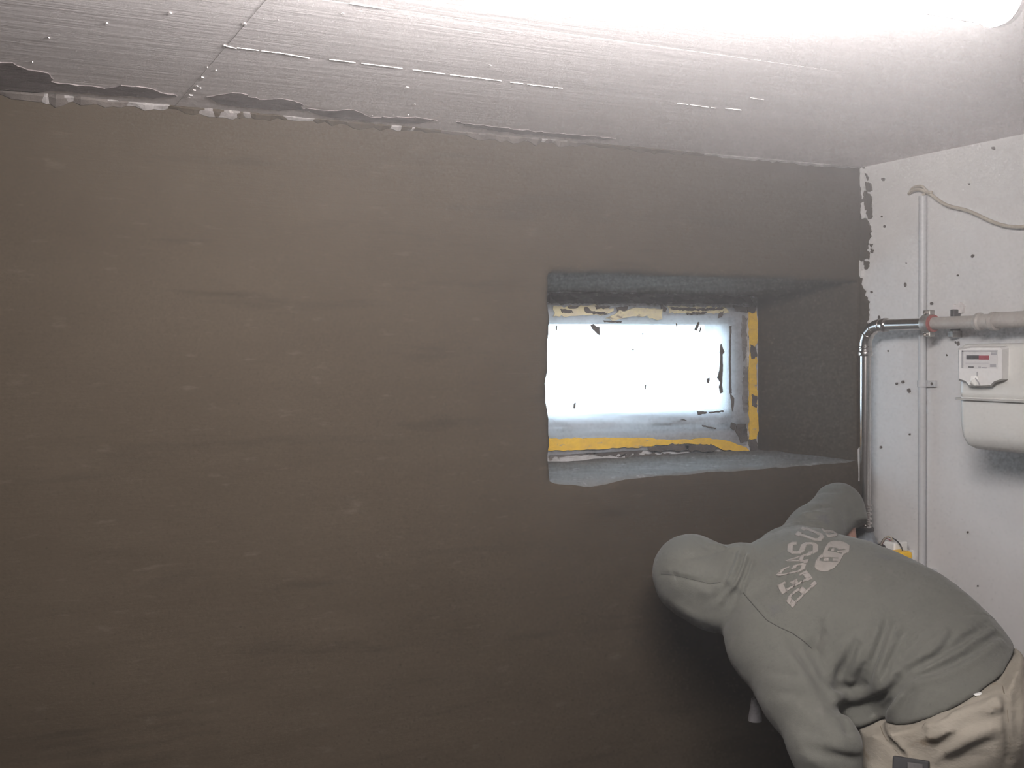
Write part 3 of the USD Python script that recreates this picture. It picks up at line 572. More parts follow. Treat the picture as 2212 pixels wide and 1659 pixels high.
# ------------------------------------------------------------------ gas meter
YM0 = 1.7455                                   # far (left in the photo) edge of the meter's front
def ml(a, b, c): return np.array([XR - c, YM0 - a, b])          # a: along the wall towards the camera, b: height, c: out from the wall
WM = .33; zt, zs_, zb = 1.611, on(2068, 861, 0, XR - .2)[2], on(2080, 972, 0, XR - .2)[2]
meter = thing('gas_meter', 'pale grey gas meter hanging on the white wall at the right edge', 'gas meter', ml(WM / 2, zb, .11))
def rbox(a0, a1, b0, b1, c0, c1, r_tl, rest=.012):
    """rounded casing half: corner radius r_tl seen from the front, softened edges"""
    P = sbox(a0, b0, a1, b1).buffer(-r_tl).buffer(r_tl, quad_segs=6)
    out = []
    for c, ins in ((c0, .0), (c1 - .014, .0), (c1 - .006, .0035), (c1 - .001, .010), (c1, .018)):
        g = P.buffer(-ins) if ins else P
        out += [ml(x, y, c) for x, y in np.array(g.exterior.coords)[:-1]]
    return m3.Manifold.hull_points(np.array(out))
obj('upper_casing', rbox(0, WM, zs_ - .004, zt, .035, .200, .016), 'meter_enamel', meter, smooth=35)
lower = []
for (b, ia, ic) in ((zs_ + .004, 0, 0), (zs_ - .060, .001, .001), (zb + .030, .003, .004), (zb + .012, .008, .012), (zb + .003, .018, .026), (zb, .032, .044)):
    P = sbox(ia, .035 + ic, WM - ia, .200 - ic).buffer(-.018).buffer(.018, quad_segs=5)
    lower += [ml(x, b, y) for x, y in np.array(P.exterior.coords)[:-1]]
obj('lower_casing', m3.Manifold.hull_points(np.array(lower)), 'meter_enamel', meter, smooth=35)
P = sbox(-.010, .028, WM + .010, .208).buffer(-.02).buffer(.02, quad_segs=5)
obj('seam_flange', m3.Manifold.hull_points(np.array([ml(x, zs_ + s_, y) for s_ in (-.0022, .0022) for x, y in np.array(P.exterior.coords)[:-1]])), 'meter_seam', meter, smooth=30)
def mf(x, y, c=.200):
    w = on(x, y, 0, XR - c); return (YM0 - w[1], w[2])
outl = [mf(*p, .224) for p in [(2071, 756), (2100, 751), (2161, 751), (2164, 756), (2164, 818), (2147, 824), (2139, 832), (2116, 833), (2093, 832), (2086, 823), (2072, 818)]]
basep = Polygon([mf(*p, .200) for p in [(2069, 752), (2100, 747), (2176, 748), (2179, 752), (2178, 820), (2150, 827), (2142, 836), (2116, 837), (2092, 836), (2085, 827), (2070, 822)]])
n_ = len(outl); V = [ml(a, b, .199) for a, b in np.array(basep.exterior.coords)[:-1]] + [ml(a, b, .224) for a, b in outl]
capt = trimesh.creation.triangulate_polygon(Polygon(outl), engine='earcut')
fpoly = [[i, (i + 1) % n_, n_ + (i + 1) % n_] for i in range(n_)] + [[i, n_ + (i + 1) % n_, n_ + i] for i in range(n_)]
capv = [ml(a, b, .224) for a, b in capt[0]]; k0 = len(V)
idx_box = trimesh.Trimesh(np.array(V + capv), np.array(fpoly + [[a + k0, b + k0, c + k0] for a, b, c in capt[1]]), process=True); idx_box.fix_normals()
ib = obj('index_box', idx_box, 'meter_plastic', meter)
def mplate(x0, y0, x1, y1, c, h, matn, name, par=ib):
    a0, b0 = mf(x0, y0, c); a1, b1 = mf(x1, y1, c)
    return obj(name, boxm(ml(a0, b0, c), ml(a1, b1, c + h)), matn, par)
mplate(2079, 758, 2155, 796, .2236, .0010, 'meter_window', 'window')
mplate(2079, 757, 2155, 759.5, .2238, .0016, 'mark_grey', 'window_edge'); mplate(2078, 757, 2081.5, 795, .2238, .0016, 'mark_grey', 'window_edge')
mplate(2088, 767.5, 2115, 776.5, .2243, .0008, 'mark_dark', 'counter', ); mplate(2115, 768, 2137, 777, .2243, .0009, 'mark_red', 'counter_decimals')
mplate(2090, 761.5, 2135, 764, .2243, .0007, 'mark_red', 'caption') if False else None
for (x0, y0, x1, y1, m_) in [(2092, 791.5, 2103.5, 794, 'mark_dark'), (2113, 792, 2119, 794, 'mark_grey'), (2121, 793, 2132, 795.2, 'mark_grey'), (2141, 761, 2154, 767, 'mark_grey'), (2139, 786, 2152, 793, 'mark_grey'), (2086, 784, 2136, 785, 'mark_grey'), (2091, 762, 2136, 763, 'mark_grey'), (2110, 803, 2111.5, 812, 'mark_grey')]:
    mplate(x0, y0, x1, y1, .2243, .0006, m_, 'print')
a_, b_ = mf(2104, 822, .225)
obj('seal', m3.Manifold.hull_points(np.array([ml(a_ + dx, b_ + dz, .222 + c) for dx, dz, c in [(-.009, 0, 0), (.012, -.003, 0), (-.007, .010, .004), (.007, .011, .004), (-.008, -.010, .003), (.004, -.011, .004), (0, 0, .012), (.006, .004, .010), (-.005, -.004, .010)]])), 'white_plastic', ib)
obj('seal_wire', tube(spline([ml(a_ + .008, b_ + .005, .230), ml(a_ + .014, b_ - .002, .229), ml(a_ + .016, b_ - .010, .226)], 10), .0012, 6), 'mark_grey', ib)
# union nut and cone between pipe and meter
cx_ = XR - .105
con_t = [(PR * .8, .060), (.0135, .056), (.016, .040), (.021, .022), (.021, .020), (.033, .019), (.034, .016), (.034, .012), (.029, .011), (.029, -.008), (.036, -.0075), (.02, -.008)]
obj('union_nut', lathe([(r_, h_) for r_, h_ in con_t], (XP - .004, ym, 1.6245), EZv, 10), 'meter_plastic', pipe, smooth=20)
obj('inlet_boss', lathe([(.026, 0), (.030, -.004), (.040, -.012), (.044, -.018)], (XP - .004, ym, 1.616), EZv), 'meter_enamel', meter, smooth=40)

# ------------------------------------------------------------------ shut-off device with yellow handle behind the worker
q0 = on(1922, 1186, 0, XR - .06)
sv = thing('shutoff_valve', 'small white box with yellow handle and loose black wire low in the corner', 'valve', (XR, q0[1], q0[2] - .03))
def vl(x, y, off): return on(x, y, 0, XR - off)
a, b = vl(1921, 1166, .05), vl(1948, 1206, .05)
obj('white_box', boxm((XR - .075, b[1], b[2]), (XR - .028, a[1], a[2]), .004), 'white_plastic', sv)
a, b = vl(1908, 1168, .05), vl(1922, 1210, .05)
obj('clip_block', boxm((XR - .07, b[1] + .001, b[2]), (XR - .03, a[1], a[2]), .003), 'dull_pipe', sv)
a, b = vl(1893, 1168, .05), vl(1909, 1216, .05)
obj('valve_housing', boxm((XR - .085, yv - .066, b[2] - .04), (XR - .02, yv - .036, a[2]), .008), 'black_plastic', sv)
a, b = vl(1931, 1186, .07), vl(1961, 1214, .07)
obj('yellow_handle', boxm((XR - .092, b[1], b[2]), (XR - .05, a[1], a[2]), .009), 'yellow_plastic', sv)
obj('black_wire', tube(spline([vl(1902, 1182, .07), vl(1906, 1168, .075), vl(1918, 1160, .075), vl(1934, 1166, .07), vl(1944, 1176, .07), vl(1950, 1190, .07)], 30), .0016, 8), 'black_plastic', sv, smooth=60)
obj('red_wire', tube(spline([vl(1903, 1182, .072), vl(1908, 1170, .078), vl(1914, 1164, .078), vl(1924, 1168, .072)], 20), .0013, 8), 'mark_red', sv, smooth=60)
obj('beige_wire', tube(spline([vl(1904, 1180, .08), vl(1909, 1166, .082), vl(1922, 1159, .08), vl(1928, 1168, .074)], 20), .002, 8), 'cable_sheath', sv, smooth=60)
obj('mount', boxm((XR - .03, q0[1] - .02, q0[2] - .05), (XR + .006, q0[1] + .02, q0[2] - .005), .003), 'white_plastic', sv)

# ------------------------------------------------------------------ the plasterer: distance fields turned into continuous meshes
def vec(r, u, d): w = RT * r + UP * u + FW * d; return w / np.linalg.norm(w)
def smin(a, b, k):
    h = np.clip(.5 + .5 * (b - a) / k, 0, 1); return b + (a - b) * h - k * h * (1 - h)
def smax(a, b, k): return -smin(-a, -b, k)
def cap_d(p, a, b, ra, rb):
    a, b = np.asarray(a), np.asarray(b); ab = b - a
    t = np.clip((p - a) @ ab / (ab @ ab), 0, 1)
    return np.linalg.norm(p - a - t[:, None] * ab, axis=1) - (ra + (rb - ra) * t)
def chain_d(p, pts, radii, k=.03):
    d = None
    for i in range(len(pts) - 1):
        e = cap_d(p, pts[i], pts[i + 1], radii[i], radii[i + 1]); d = e if d is None else smin(d, e, k)
    return d
def ell_d(p, c, axes, radii):
    q = (p - c) @ np.asarray(axes).T / np.asarray(radii); n = np.linalg.norm(q, axis=1)
    return (n - 1) * min(radii)
SWEEPS = {}
def sweep_d(p, C, Lx, S, end=.10):
    """tube of elliptical section along the points C; Lx: lateral axes, S: (half width, half depth)"""
    from scipy.interpolate import PchipInterpolator
    key = (np.round(C, 5).tobytes(), str(S))
    if key not in SWEEPS:
        C, S_, Lx = np.asarray(C), np.asarray(S), np.asarray(Lx); u = np.r_[0, np.cumsum(np.linalg.norm(np.diff(C, axis=0), axis=1))]; w = np.linspace(0, u[-1], 5 * (len(C) - 1) + 1)
        C, S_, Lx = (PchipInterpolator(u, X)(w) for X in (C, S_, Lx)); AB = np.diff(C, axis=0)
        SWEEPS[key] = C, S_, Lx, AB, cKDTree((C[1:] + C[:-1]) / 2)
    C, S_, Lx, AB, tree = SWEEPS[key]
    _, nn = tree.query(p, k=2); best = np.full(len(p), 1e9); out = np.zeros(len(p))
    for i in nn.T:
        ab = AB[i]; c0 = C[i]; l2 = (ab * ab).sum(1); t = np.clip(((p - c0) * ab).sum(1) / l2, 0, 1)[:, None]; q = p - c0 - t * ab
        a = ab / np.sqrt(l2)[:, None]; l = Lx[i] + t * (Lx[i + 1] - Lx[i]); l = l - (l * a).sum(1, keepdims=True) * a; l /= np.linalg.norm(l, axis=1, keepdims=True)
        s = S_[i] + t * (S_[i + 1] - S_[i]); ql = np.abs((q * l).sum(1)) / s[:, 0]; qn = np.abs((q * np.cross(a, l)).sum(1)) / s[:, 1]; qa = np.abs((q * a).sum(1)) / end
        v = np.sqrt((ql ** 2.3 + qn ** 2.3) ** (2 / 2.3) + qa ** 2); dist = (q * q).sum(1)
        out = np.where(dist < best, (v - 1) * s.min(1), out); best = np.minimum(best, dist)
    return out
def seg_dist(p, pl):
    d = np.full(len(p), 1e9)
    for a, b in zip(pl[:-1], pl[1:]):
        ab = b - a; t = np.clip((p - a) @ ab / max(ab @ ab, 1e-12), 0, 1); d = np.minimum(d, ((p - a - t[:, None] * ab) ** 2).sum(1))
    return np.sqrt(d)
def surface(fn, lo, hi, h, margin=.02, smooth=0):
    """surface nets of the zero set of fn, sampled only in the blocks near it"""
    lo, hi = np.asarray(lo, float), np.asarray(hi, float); B = 8
    nb = np.ceil((hi - lo) / h / B).astype(int); N = nb * B + 1
    ctr = np.stack(np.meshgrid(*[np.arange(n) * B + B / 2 for n in nb], indexing='ij'), -1).reshape(-1, 3) * h + lo
    dc = fn(ctr); act = np.abs(dc) < B * h * .87 * 1.15 + margin
    G = np.empty(N, np.float32)
    G[:-1, :-1, :-1] = np.where(dc > 0, 1, -1).reshape(nb).repeat(B, 0).repeat(B, 1).repeat(B, 2)
    G[-1], G[:, -1], G[:, :, -1] = 1, 1, 1
    ids = np.argwhere(act.reshape(nb)); off = np.stack(np.meshgrid(*[np.arange(B + 1)] * 3, indexing='ij'), -1).reshape(-1, 3)
    for k in range(0, len(ids), 400):
        ij = (ids[k:k + 400, None, :] * B + off[None]).reshape(-1, 3)
        G[ij[:, 0], ij[:, 1], ij[:, 2]] = fn(ij * h + lo)
    sg = G < 0; c = np.zeros(np.array(N) - 1, np.int8)
    for i, j, k in np.ndindex(2, 2, 2): c += sg[i:N[0] - 1 + i, j:N[1] - 1 + j, k:N[2] - 1 + k]
    cells = np.argwhere((c > 0) & (c < 8)); index = -np.ones(c.shape, np.int64); index[tuple(cells.T)] = np.arange(len(cells))
    acc = np.zeros((len(cells), 3)); cnt = np.zeros((len(cells), 1))
    for ax in range(3):
        o1, o2 = [x for x in range(3) if x != ax]
        for i, j in np.ndindex(2, 2):
            s = cells.copy(); s[:, o1] += i; s[:, o2] += j; e = s.copy(); e[:, ax] += 1
            g0, g1 = G[tuple(s.T)], G[tuple(e.T)]; m = (g0 < 0) != (g1 < 0); t = np.where(m, g0 / np.where(m, g0 - g1, 1), 0)
            pnt = s.astype(float); pnt[:, ax] += t; acc += np.where(m[:, None], pnt, 0); cnt += m[:, None]
    V = acc / np.maximum(cnt, 1) * h + lo; Fs = []
    for ax in range(3):
        o1, o2 = [(1, 2), (2, 0), (0, 1)][ax]
        sl0 = [slice(None)] * 3; sl1 = [slice(None)] * 3; sl0[ax] = slice(0, -1); sl1[ax] = slice(1, None)
        a, b = sg[tuple(sl0)], sg[tuple(sl1)]; E = np.argwhere(a != b); E = E[(E[:, o1] > 0) & (E[:, o2] > 0) & (E[:, o1] < N[o1] - 1) & (E[:, o2] < N[o2] - 1)]
        ins = a[tuple(E.T)]; q = []
        for i, j in ((-1, -1), (0, -1), (0, 0), (-1, 0)):
            s = E.copy(); s[:, o1] += i; s[:, o2] += j; q.append(index[tuple(s.T)])
        q = np.stack(q, 1); q[~ins] = q[~ins][:, ::-1]; Fs.append(q)
    Q = np.vstack(Fs); m = trimesh.Trimesh(V, np.vstack([Q[:, [0, 1, 2]], Q[:, [0, 2, 3]]]), process=False)
    if smooth:
        e = np.unique(np.sort(np.vstack([m.faces[:, [0, 1]], m.faces[:, [1, 2]], m.faces[:, [2, 0]]]), axis=1), axis=0); e = np.vstack([e, e[:, ::-1]]); x = np.array(m.vertices)
        n = np.bincount(e[:, 0], minlength=len(x))[:, None]
        for w in (.5, -.52) * smooth:
            s = np.stack([np.bincount(e[:, 0], weights=x[e[:, 1], k], minlength=len(x)) for k in range(3)], 1); x = x + w * (s / np.maximum(n, 1) - x)
        m = trimesh.Trimesh(x, m.faces, process=False)
    return m
def hit(fn, x, y, d0=1.7, d1=3.0, coarse=None):
    """where the ray through photo points (x, y) first meets the surface fn = 0 (nearest approach where it misses)"""
    x, y = np.atleast_1d(x).astype(float), np.atleast_1d(y).astype(float)
    dr = FW + np.outer((x - 1106) / F, RT) - np.outer((y - 829.5) / F, UP); ln = np.linalg.norm(dr, axis=1); t = np.full(len(x), d0); best = np.full(len(x), 9.); bt = t.copy()
    for it in range(64):
        d = (coarse if coarse is not None and it < 44 else fn)(EYE + dr * t[:, None]); m = d < best; best = np.where(m, d, best); bt = np.where(m, t, bt)
        t = np.clip(t + np.where(np.abs(d) < 2e-4, 0, d * .7) / ln, d0, d1)
        if coarse is not None and it == 43: t = t - .03; best[:] = 9.
    return EYE + dr * bt[:, None]
def normal_of(fn, p, e=.004):
    g = np.stack([fn(p + e * v) - fn(p - e * v) for v in np.eye(3)], 1); return g / np.linalg.norm(g, axis=1, keepdims=True)

# skeleton (photo position and depth along the view)
NECK, CHEST, BELLY, WAIST, PELV = at(1612, 1268, 2.44), at(1740, 1302, 2.42), at(1885, 1370, 2.34), at(1995, 1442, 2.25), at(2050, 1506, 2.19)
SHL, SHR = at(1668, 1392, 2.31), at(1702, 1212, 2.58)
ELL, WRL = at(1782, 1612, 2.10), at(1842, 1862, 2.07)
ELR, WRR = at(1810, 1098, 2.80), at(1838, 1285, 2.72)
HIPL, KNL, ANL = at(2040, 1552, 2.13), at(1850, 1965, 2.12), at(1960, 2478, 2.12)
HIPR, KNR, ANR = at(2095, 1500, 2.32), at(1905, 1725, 2.58), at(1935, 2150, 2.60)
HEAD = at(1508, 1258, 2.50)
l1, l2, l4 = vec(.08, .50, .86), vec(.25, .47, .84), vec(.56, .42, .70)
TOR_C = [NECK, CHEST, BELLY, WAIST, PELV, at(2092, 1560, 2.14)]
TOR_L = [l1, l1, l2, (l2 + l4) / 2, l4, l4]

# --- hoodie
HEM_N = None
CUFF_N = (at(1840, 1180, 2.75) - at(1822, 1105, 2.79)); CUFF_N /= np.linalg.norm(CUFF_N); CUFF_P = at(1842, 1131, 2.77)
hood_ax = [vec(-1, .06, .12), vec(.06, 1, 0), vec(.1, 0, 1)]
ROLLS = [([at(1600, 1206, 2.475), at(1604, 1217, 2.43), at(1597, 1238, 2.385), at(1586, 1262, 2.350), at(1570, 1288, 2.355)], [.012, .016, .018, .016, .008])]
def hoodie_base(p):
    d = sweep_d(p, TOR_C, TOR_L, [(.105, .085), (.200, .135), (.204, .150), (.184, .142), (.170, .134), (.162, .128)])
    d = smin(d, ell_d(p, at(1868, 1478, 2.28), [vec(1, -.3, 0), vec(.3, 1, 0), vec(0, 0, 1)], (.11, .10, .12)), .05)          # hanging belly of the sweatshirt
    d = smax(d, -cap_d(p, at(1796, 1462, 2.135), at(1858, 1536, 2.14), .036, .046), .035)                                       # hollow between arm and belly
    if HEM_N is not None: d = smax(d, (p - hemR) @ HEM_N, .012)
    aR = chain_d(p, [at(1665, 1248, 2.50), SHR, (SHR + ELR) / 2, ELR], [.062, .071, .063, .060], .03)
    fR = cap_d(p, ELR, at(1842, 1150, 2.765), .059, .047)
    fR = smax(fR, (p - CUFF_P) @ CUFF_N, .006)
    d = smin(d, smin(aR, fR, .02), .035)
    aL = chain_d(p, [at(1640, 1330, 2.38), SHL, at(1722, 1500, 2.20), ELL, at(1822, 1790, 2.08)], [.083, .088, .069, .061, .046], .03)
    d = smin(d, aL, .028)
    h = ell_d(p, at(1494, 1242, 2.49), hood_ax, (.088, .093, .120))
    h = smin(h, ell_d(p, at(1543, 1283, 2.43), [vec(-.8, -.5, .1), vec(-.5, .8, .1), vec(0, 0, 1)], (.078, .076, .09)), .04)
    h = smin(h, cap_d(p, at(1566, 1232, 2.46), at(1574, 1298, 2.40), .048, .060), .035)
    d = smin(d, h, .008)
    for roll in ROLLS: d = smin(d, chain_d(p, roll[0], roll[1], .01), .016)                                                     # rolled neck of the hood
    return d
hemR, hemL, hemB = [hit(hoodie_base, x, y)[0] for x, y in ((2158, 1468), (1992, 1560), (1872, 1572))]       # the hem as it lies on the sweatshirt
h_ = np.cross(hemL - hemR, hemB - hemR); h_ /= np.linalg.norm(h_); HEM_N = h_ if h_ @ (HIPL - BELLY) > 0 else -h_
# folds: photo lines found on the cloth, (depth of fold, half width); minus = crease, plus = roll
FOLDS = [
    # waist, from the hip towards the armpit
    ([(2134, 1349), (2060, 1396), (1986, 1436), (1939, 1470)], -.0065, .0065), ([(2154, 1369), (2093, 1416), (2026, 1449), (1952, 1466), (1930, 1486)], -.0070, .0065), ([(2060, 1369), (2026, 1416), (1979, 1443), (1944, 1460)], -.0055, .006),
    ([(2146, 1358), (2078, 1406), (2006, 1443), (1950, 1462)], .0050, .008), ([(2100, 1355), (2045, 1392), (1990, 1424)], .0040, .010), ([(2160, 1384), (2100, 1430), (2030, 1462), (1965, 1478)], .0042, .010), ([(2040, 1365), (2008, 1408), (1966, 1436)], .0035, .009),
    ([(2100, 1405), (2050, 1432), (2005, 1446)], -.0030, .005), ([(2126, 1378), (2090, 1400)], -.003, .005), ([(1990, 1362), (1968, 1400), (1944, 1428)], -.0040, .008),
    # from the belly up the side
    ([(1918, 1335), (1906, 1372), (1892, 1412), (1876, 1458)], -.0075, .008), ([(1898, 1345), (1886, 1390), (1866, 1440)], .0050, .010), ([(1936, 1350), (1922, 1392), (1902, 1440), (1892, 1468)], .0048, .010), ([(1950, 1372), (1930, 1412), (1910, 1452)], -.0045, .006),
    ([(1848, 1396), (1834, 1424), (1816, 1452)], -.0080, .008), ([(1862, 1390), (1852, 1428), (1836, 1462)], .0050, .010), ([(1826, 1392), (1812, 1424), (1798, 1446)], .0040, .010), ([(1872, 1425), (1862, 1455), (1852, 1480)], -.0050, .007),
    ([(1754, 1401), (1768, 1430), (1782, 1462)], -.0090, .008), ([(1776, 1390), (1790, 1420), (1796, 1448)], .0030, .012),
    # the hollow between arm and belly
    ([(1946, 1474), (1920, 1492), (1892, 1512), (1862, 1526), (1806, 1534)], -.0090, .010), ([(1804, 1506), (1850, 1506), (1890, 1494), (1920, 1478), (1938, 1460)], .0105, .010), ([(1802, 1486), (1836, 1486), (1866, 1480)], -.0070, .007),
    ([(1838, 1470), (1850, 1500)], .005, .008), ([(1935, 1490), (1916, 1522), (1897, 1548)], -.0110, .008), ([(1915, 1502), (1896, 1530)], .0060, .009), ([(1950, 1490), (1930, 1520), (1918, 1548)], .0065, .010), ([(1900, 1545), (1880, 1552), (1850, 1566)], .0035, .007), ([(1968, 1500), (1950, 1530)], -.003, .008),
    # back
    ([(1845, 1262), (1800, 1320), (1768, 1376)], .0022, .018), ([(1905, 1262), (1860, 1320), (1830, 1380)], -.0018, .016), ([(1985, 1280), (1930, 1330), (1905, 1360)], .0022, .020), ([(2070, 1318), (2000, 1350), (1950, 1372)], -.0020, .014), ([(1770, 1330), (1772, 1368), (1764, 1396)], -.0032, .010), ([(1790, 1340), (1794, 1380)], .0025, .012),
    # sleeves
    ([(1716, 1394), (1738, 1422), (1764, 1464), (1788, 1502)], -.0065, .012), ([(1696, 1398), (1720, 1436), (1746, 1484)], .0040, .016), ([(1650, 1448), (1690, 1456), (1724, 1460)], -.0022, .010), ([(1672, 1500), (1710, 1498), (1750, 1506)], -.0020, .012), ([(1700, 1476), (1735, 1482)], .002, .012),
    ([(1828, 1558), (1834, 1576), (1830, 1590)], -.0100, .008), ([(1800, 1590), (1826, 1599), (1850, 1604)], .0080, .014), ([(1752, 1616), (1796, 1630), (1848, 1640)], -.0050, .008), ([(1790, 1610), (1828, 1620), (1858, 1620)], .0042, .009), ([(1720, 1560), (1750, 1580), (1790, 1590)], -.0034, .012), ([(1740, 1640), (1780, 1652)], .003, .010),
    ([(1750, 1102), (1768, 1096), (1792, 1094)], -.0042, .005), ([(1736, 1110), (1760, 1106), (1788, 1110)], .0034, .006), ([(1724, 1124), (1752, 1118), (1790, 1124)], -.0040, .006), ([(1700, 1138), (1730, 1132), (1770, 1136)], -.0034, .006), ([(1712, 1130), (1742, 1126), (1776, 1130)], .0026, .006), ([(1760, 1066), (1780, 1060), (1810, 1062)], -.0036, .006), ([(1820, 1106), (1826, 1124)], -.0045, .007),
    # hood: rolls at the nape, folds, seam
    ([(1613, 1199), (1608, 1217), (1598, 1241), (1586, 1263), (1574, 1280)], .0050, .0055), ([(1606, 1196), (1600, 1222), (1590, 1248), (1576, 1268)], -.0050, .0045), ([(1598, 1194), (1591, 1217), (1581, 1241), (1567, 1262)], .0042, .0055), ([(1588, 1192), (1582, 1214), (1571, 1238), (1560, 1256)], -.0036, .005),
    ([(1619, 1206), (1611, 1232), (1601, 1258), (1592, 1280)], -.0055, .0045), ([(1624, 1214), (1616, 1240), (1606, 1266), (1602, 1286)], .0035, .006), ([(1570, 1268), (1558, 1280), (1547, 1294)], -.0045, .006), ([(1582, 1280), (1570, 1300), (1556, 1318)], -.0030, .006), ([(1560, 1290), (1552, 1312)], .003, .008),
    ([(1488, 1204), (1520, 1198), (1550, 1190), (1582, 1180)], -.0040, .006), ([(1540, 1178), (1572, 1184), (1596, 1186)], .0040, .008), ([(1426, 1240), (1457, 1242), (1492, 1251), (1534, 1261), (1558, 1258)], -.0022, .004), ([(1440, 1233), (1470, 1236), (1500, 1244)], .0014, .008), ([(1450, 1230), (1458, 1241), (1462, 1252)], -.0018, .0045),
    ([(1490, 1296), (1515, 1306), (1535, 1312)], -.0030, .018), ([(1500, 1274), (1530, 1278), (1548, 1274)], .0020, .012), ([(1470, 1316), (1500, 1330), (1540, 1342)], .0020, .014), ([(1500, 1162), (1520, 1174), (1530, 1186)], -.0018, .008),
    ([(1618, 1276), (1640, 1300), (1660, 1330)], -.0018, .008), ([(1640, 1215), (1672, 1200), (1700, 1180)], -.0024, .009), ([(1652, 1245), (1690, 1232), (1720, 1215)], .0018, .012),
]
FOLD3 = []
def place_folds(fn, folds):
    out = []
    for pl, a, w in folds:
        q = np.asarray(pl, float); t = np.linspace(0, len(q) - 1, (len(q) - 1) * 4 + 1); qx = np.interp(t, np.arange(len(q)), q[:, 0]); qy = np.interp(t, np.arange(len(q)), q[:, 1])
        pts = hit(fn, qx, qy); ok = np.r_[True, np.linalg.norm(np.diff(pts, axis=0), axis=1) < .06]; pts = pts[ok] if ok.sum() > 2 else pts
        out.append((pts, a, w))
    return out
def add_folds(d, p, folds):
    near = np.abs(d) < .05; q = p[near]; e = np.zeros(len(q))
    for pts, a, w in folds:
        lo, hi = pts.min(0) - 3 * w, pts.max(0) + 3 * w; m = ((q > lo) & (q < hi)).all(1)
        if not m.any(): continue
        g = q[m]; ds = seg_dist(g, pts); ends = np.minimum(np.linalg.norm(g - pts[0], axis=1), np.linalg.norm(g - pts[-1], axis=1))
        e[m] -= a * (1.9 * np.exp(-(ds / w) ** 1.35) if a < 0 else 1.7 * np.exp(-(ds / w) ** 2)) * np.clip(.35 + ends / (2.2 * w), 0, 1)
    d = d.copy(); d[near] += e
    return d
FOLD3 = place_folds(hoodie_base, FOLDS)
def hoodie_sdf(p):
    d = add_folds(hoodie_base(p), p, FOLD3)
    near = np.abs(d) < .04
    if near.any():
        d[near] -= .0075 * (meshkit.fbm(p[near] * 15, 3, 71) - .5)
    return d

# --- trousers
def trousers_base(p):
    d = sweep_d(p, [WAIST, PELV, at(2118, 1520, 2.16)], [l4, l4, l4], [(.17, .125), (.178, .138), (.165, .14)])
    dl = chain_d(p, [at(2092, 1548, 2.08), HIPL, (HIPL + KNL) / 2, KNL, (KNL + ANL) / 2, ANL + np.array([0, 0, .03])], [.105, .116, .098, .080, .074, .066], .05)
    dr = chain_d(p, [at(2136, 1530, 2.22), HIPR, (HIPR + KNR) / 2, KNR, (KNR + ANR) / 2, ANR + np.array([0, 0, .03])], [.095, .100, .088, .074, .070, .064], .05)
    d = smin(d, smin(dl, dr, .02), .05)
    side = (p - hemR) @ HEM_N; d = smax(d, -side - .10, .02); m = (d < .09) & (side < .06)
    if m.any(): d[m] = np.maximum(d[m], np.minimum(hoodie_sdf(p[m]) + .007, -side[m]))
    return d
TF = [([(2168, 1520), (2120, 1552), (2070, 1580), (2010, 1596)], .005, .008), ([(2150, 1600), (2100, 1618), (2050, 1640)], -.006, .008), ([(1990, 1578), (1960, 1590), (1930, 1600)], -.004, .006), ([(2200, 1500), (2196, 1540), (2200, 1600)], -.006, .007), ([(2085, 1530), (2030, 1556), (1985, 1572)], .004, .008), ([(1975, 1625), (2000, 1640)], -.004, .007), ([(2140, 1500), (2100, 1516), (2060, 1530)], -.0035, .006), ([(2147, 1545), (2092, 1565), (2044, 1596), (2014, 1628)], -.012, .010), ([(2130, 1575), (2080, 1600), (2030, 1640)], .006, .012), ([(2112, 1534), (2080, 1545), (2050, 1556)], -.006, .008), ([(2060, 1540), (2010, 1565), (1960, 1590)], -.005, .010),
      ([(2160, 1462), (2172, 1490), (2180, 1577), (2183, 1640)], -.010, .007), ([(1903, 1562), (1908, 1585), (1925, 1608), (1944, 1630)], -.010, .007), ([(1912, 1560), (1920, 1585), (1938, 1606), (1956, 1628)], .006, .007), ([(2020, 1600), (1980, 1612), (1950, 1620)], -.004, .010), ([(2120, 1630), (2070, 1645), (2020, 1655)], -.006, .010), ([(2080, 1575), (2040, 1585), (1995, 1600)], .004, .010)]
TF3 = place_folds(trousers_base, TF)
def trousers_sdf(p):
    d = add_folds(trousers_base(p), p, TF3); near = np.abs(d) < .04
    if near.any(): d[near] -= .008 * (meshkit.fbm(p[near] * 14, 3, 81) - .5)
    return d

# --- body: one continuous figure inside the clothes
def hand_chains(w, fwd, side, palm_n, curl, s=1.0):
    """(a, b, ra, rb) bones of a hand: wrist w, pointing fwd, thumb to side, palm facing palm_n"""
    fwd = fwd / np.linalg.norm(fwd); palm_n = palm_n - fwd * (palm_n @ fwd); palm_n /= np.linalg.norm(palm_n); side = side - fwd * (side @ fwd) - palm_n * (side @ palm_n); side /= np.linalg.norm(side)
    B = [(w, w + fwd * .04 * s, .024, .020)]
    for k, (o, ln) in enumerate(((.030, .072), (.010, .080), (-.010, .074), (-.029, .058))):
        kn = w + fwd * (.088 - .006 * abs(k - 1)) * s + side * o * s; B.append((w + fwd * .02 * s + side * o * .55, kn, .015, .0105))
        c, dir_ = kn, fwd
        for j, f in enumerate((.45, .32, .23)):
            a = curl * (j + .6); dir_ = fwd * math.cos(a) + palm_n * math.sin(a); e = c + dir_ * ln * f * s; B.append((c, e, .0095 - .001 * j, .0088 - .001 * j)); c = e
    t0 = w + fwd * .025 * s + side * .020; t1 = t0 + (fwd * .55 + side * .75 + palm_n * .3) * .042 * s; t2 = t1 + (fwd * .85 + side * .3 + palm_n * .35) * .033 * s; t3 = t2 + (fwd * .95 + palm_n * .3) * .026 * s
    return B + [(t0, t1, .015, .012), (t1, t2, .0115, .0105), (t2, t3, .0105, .009)]
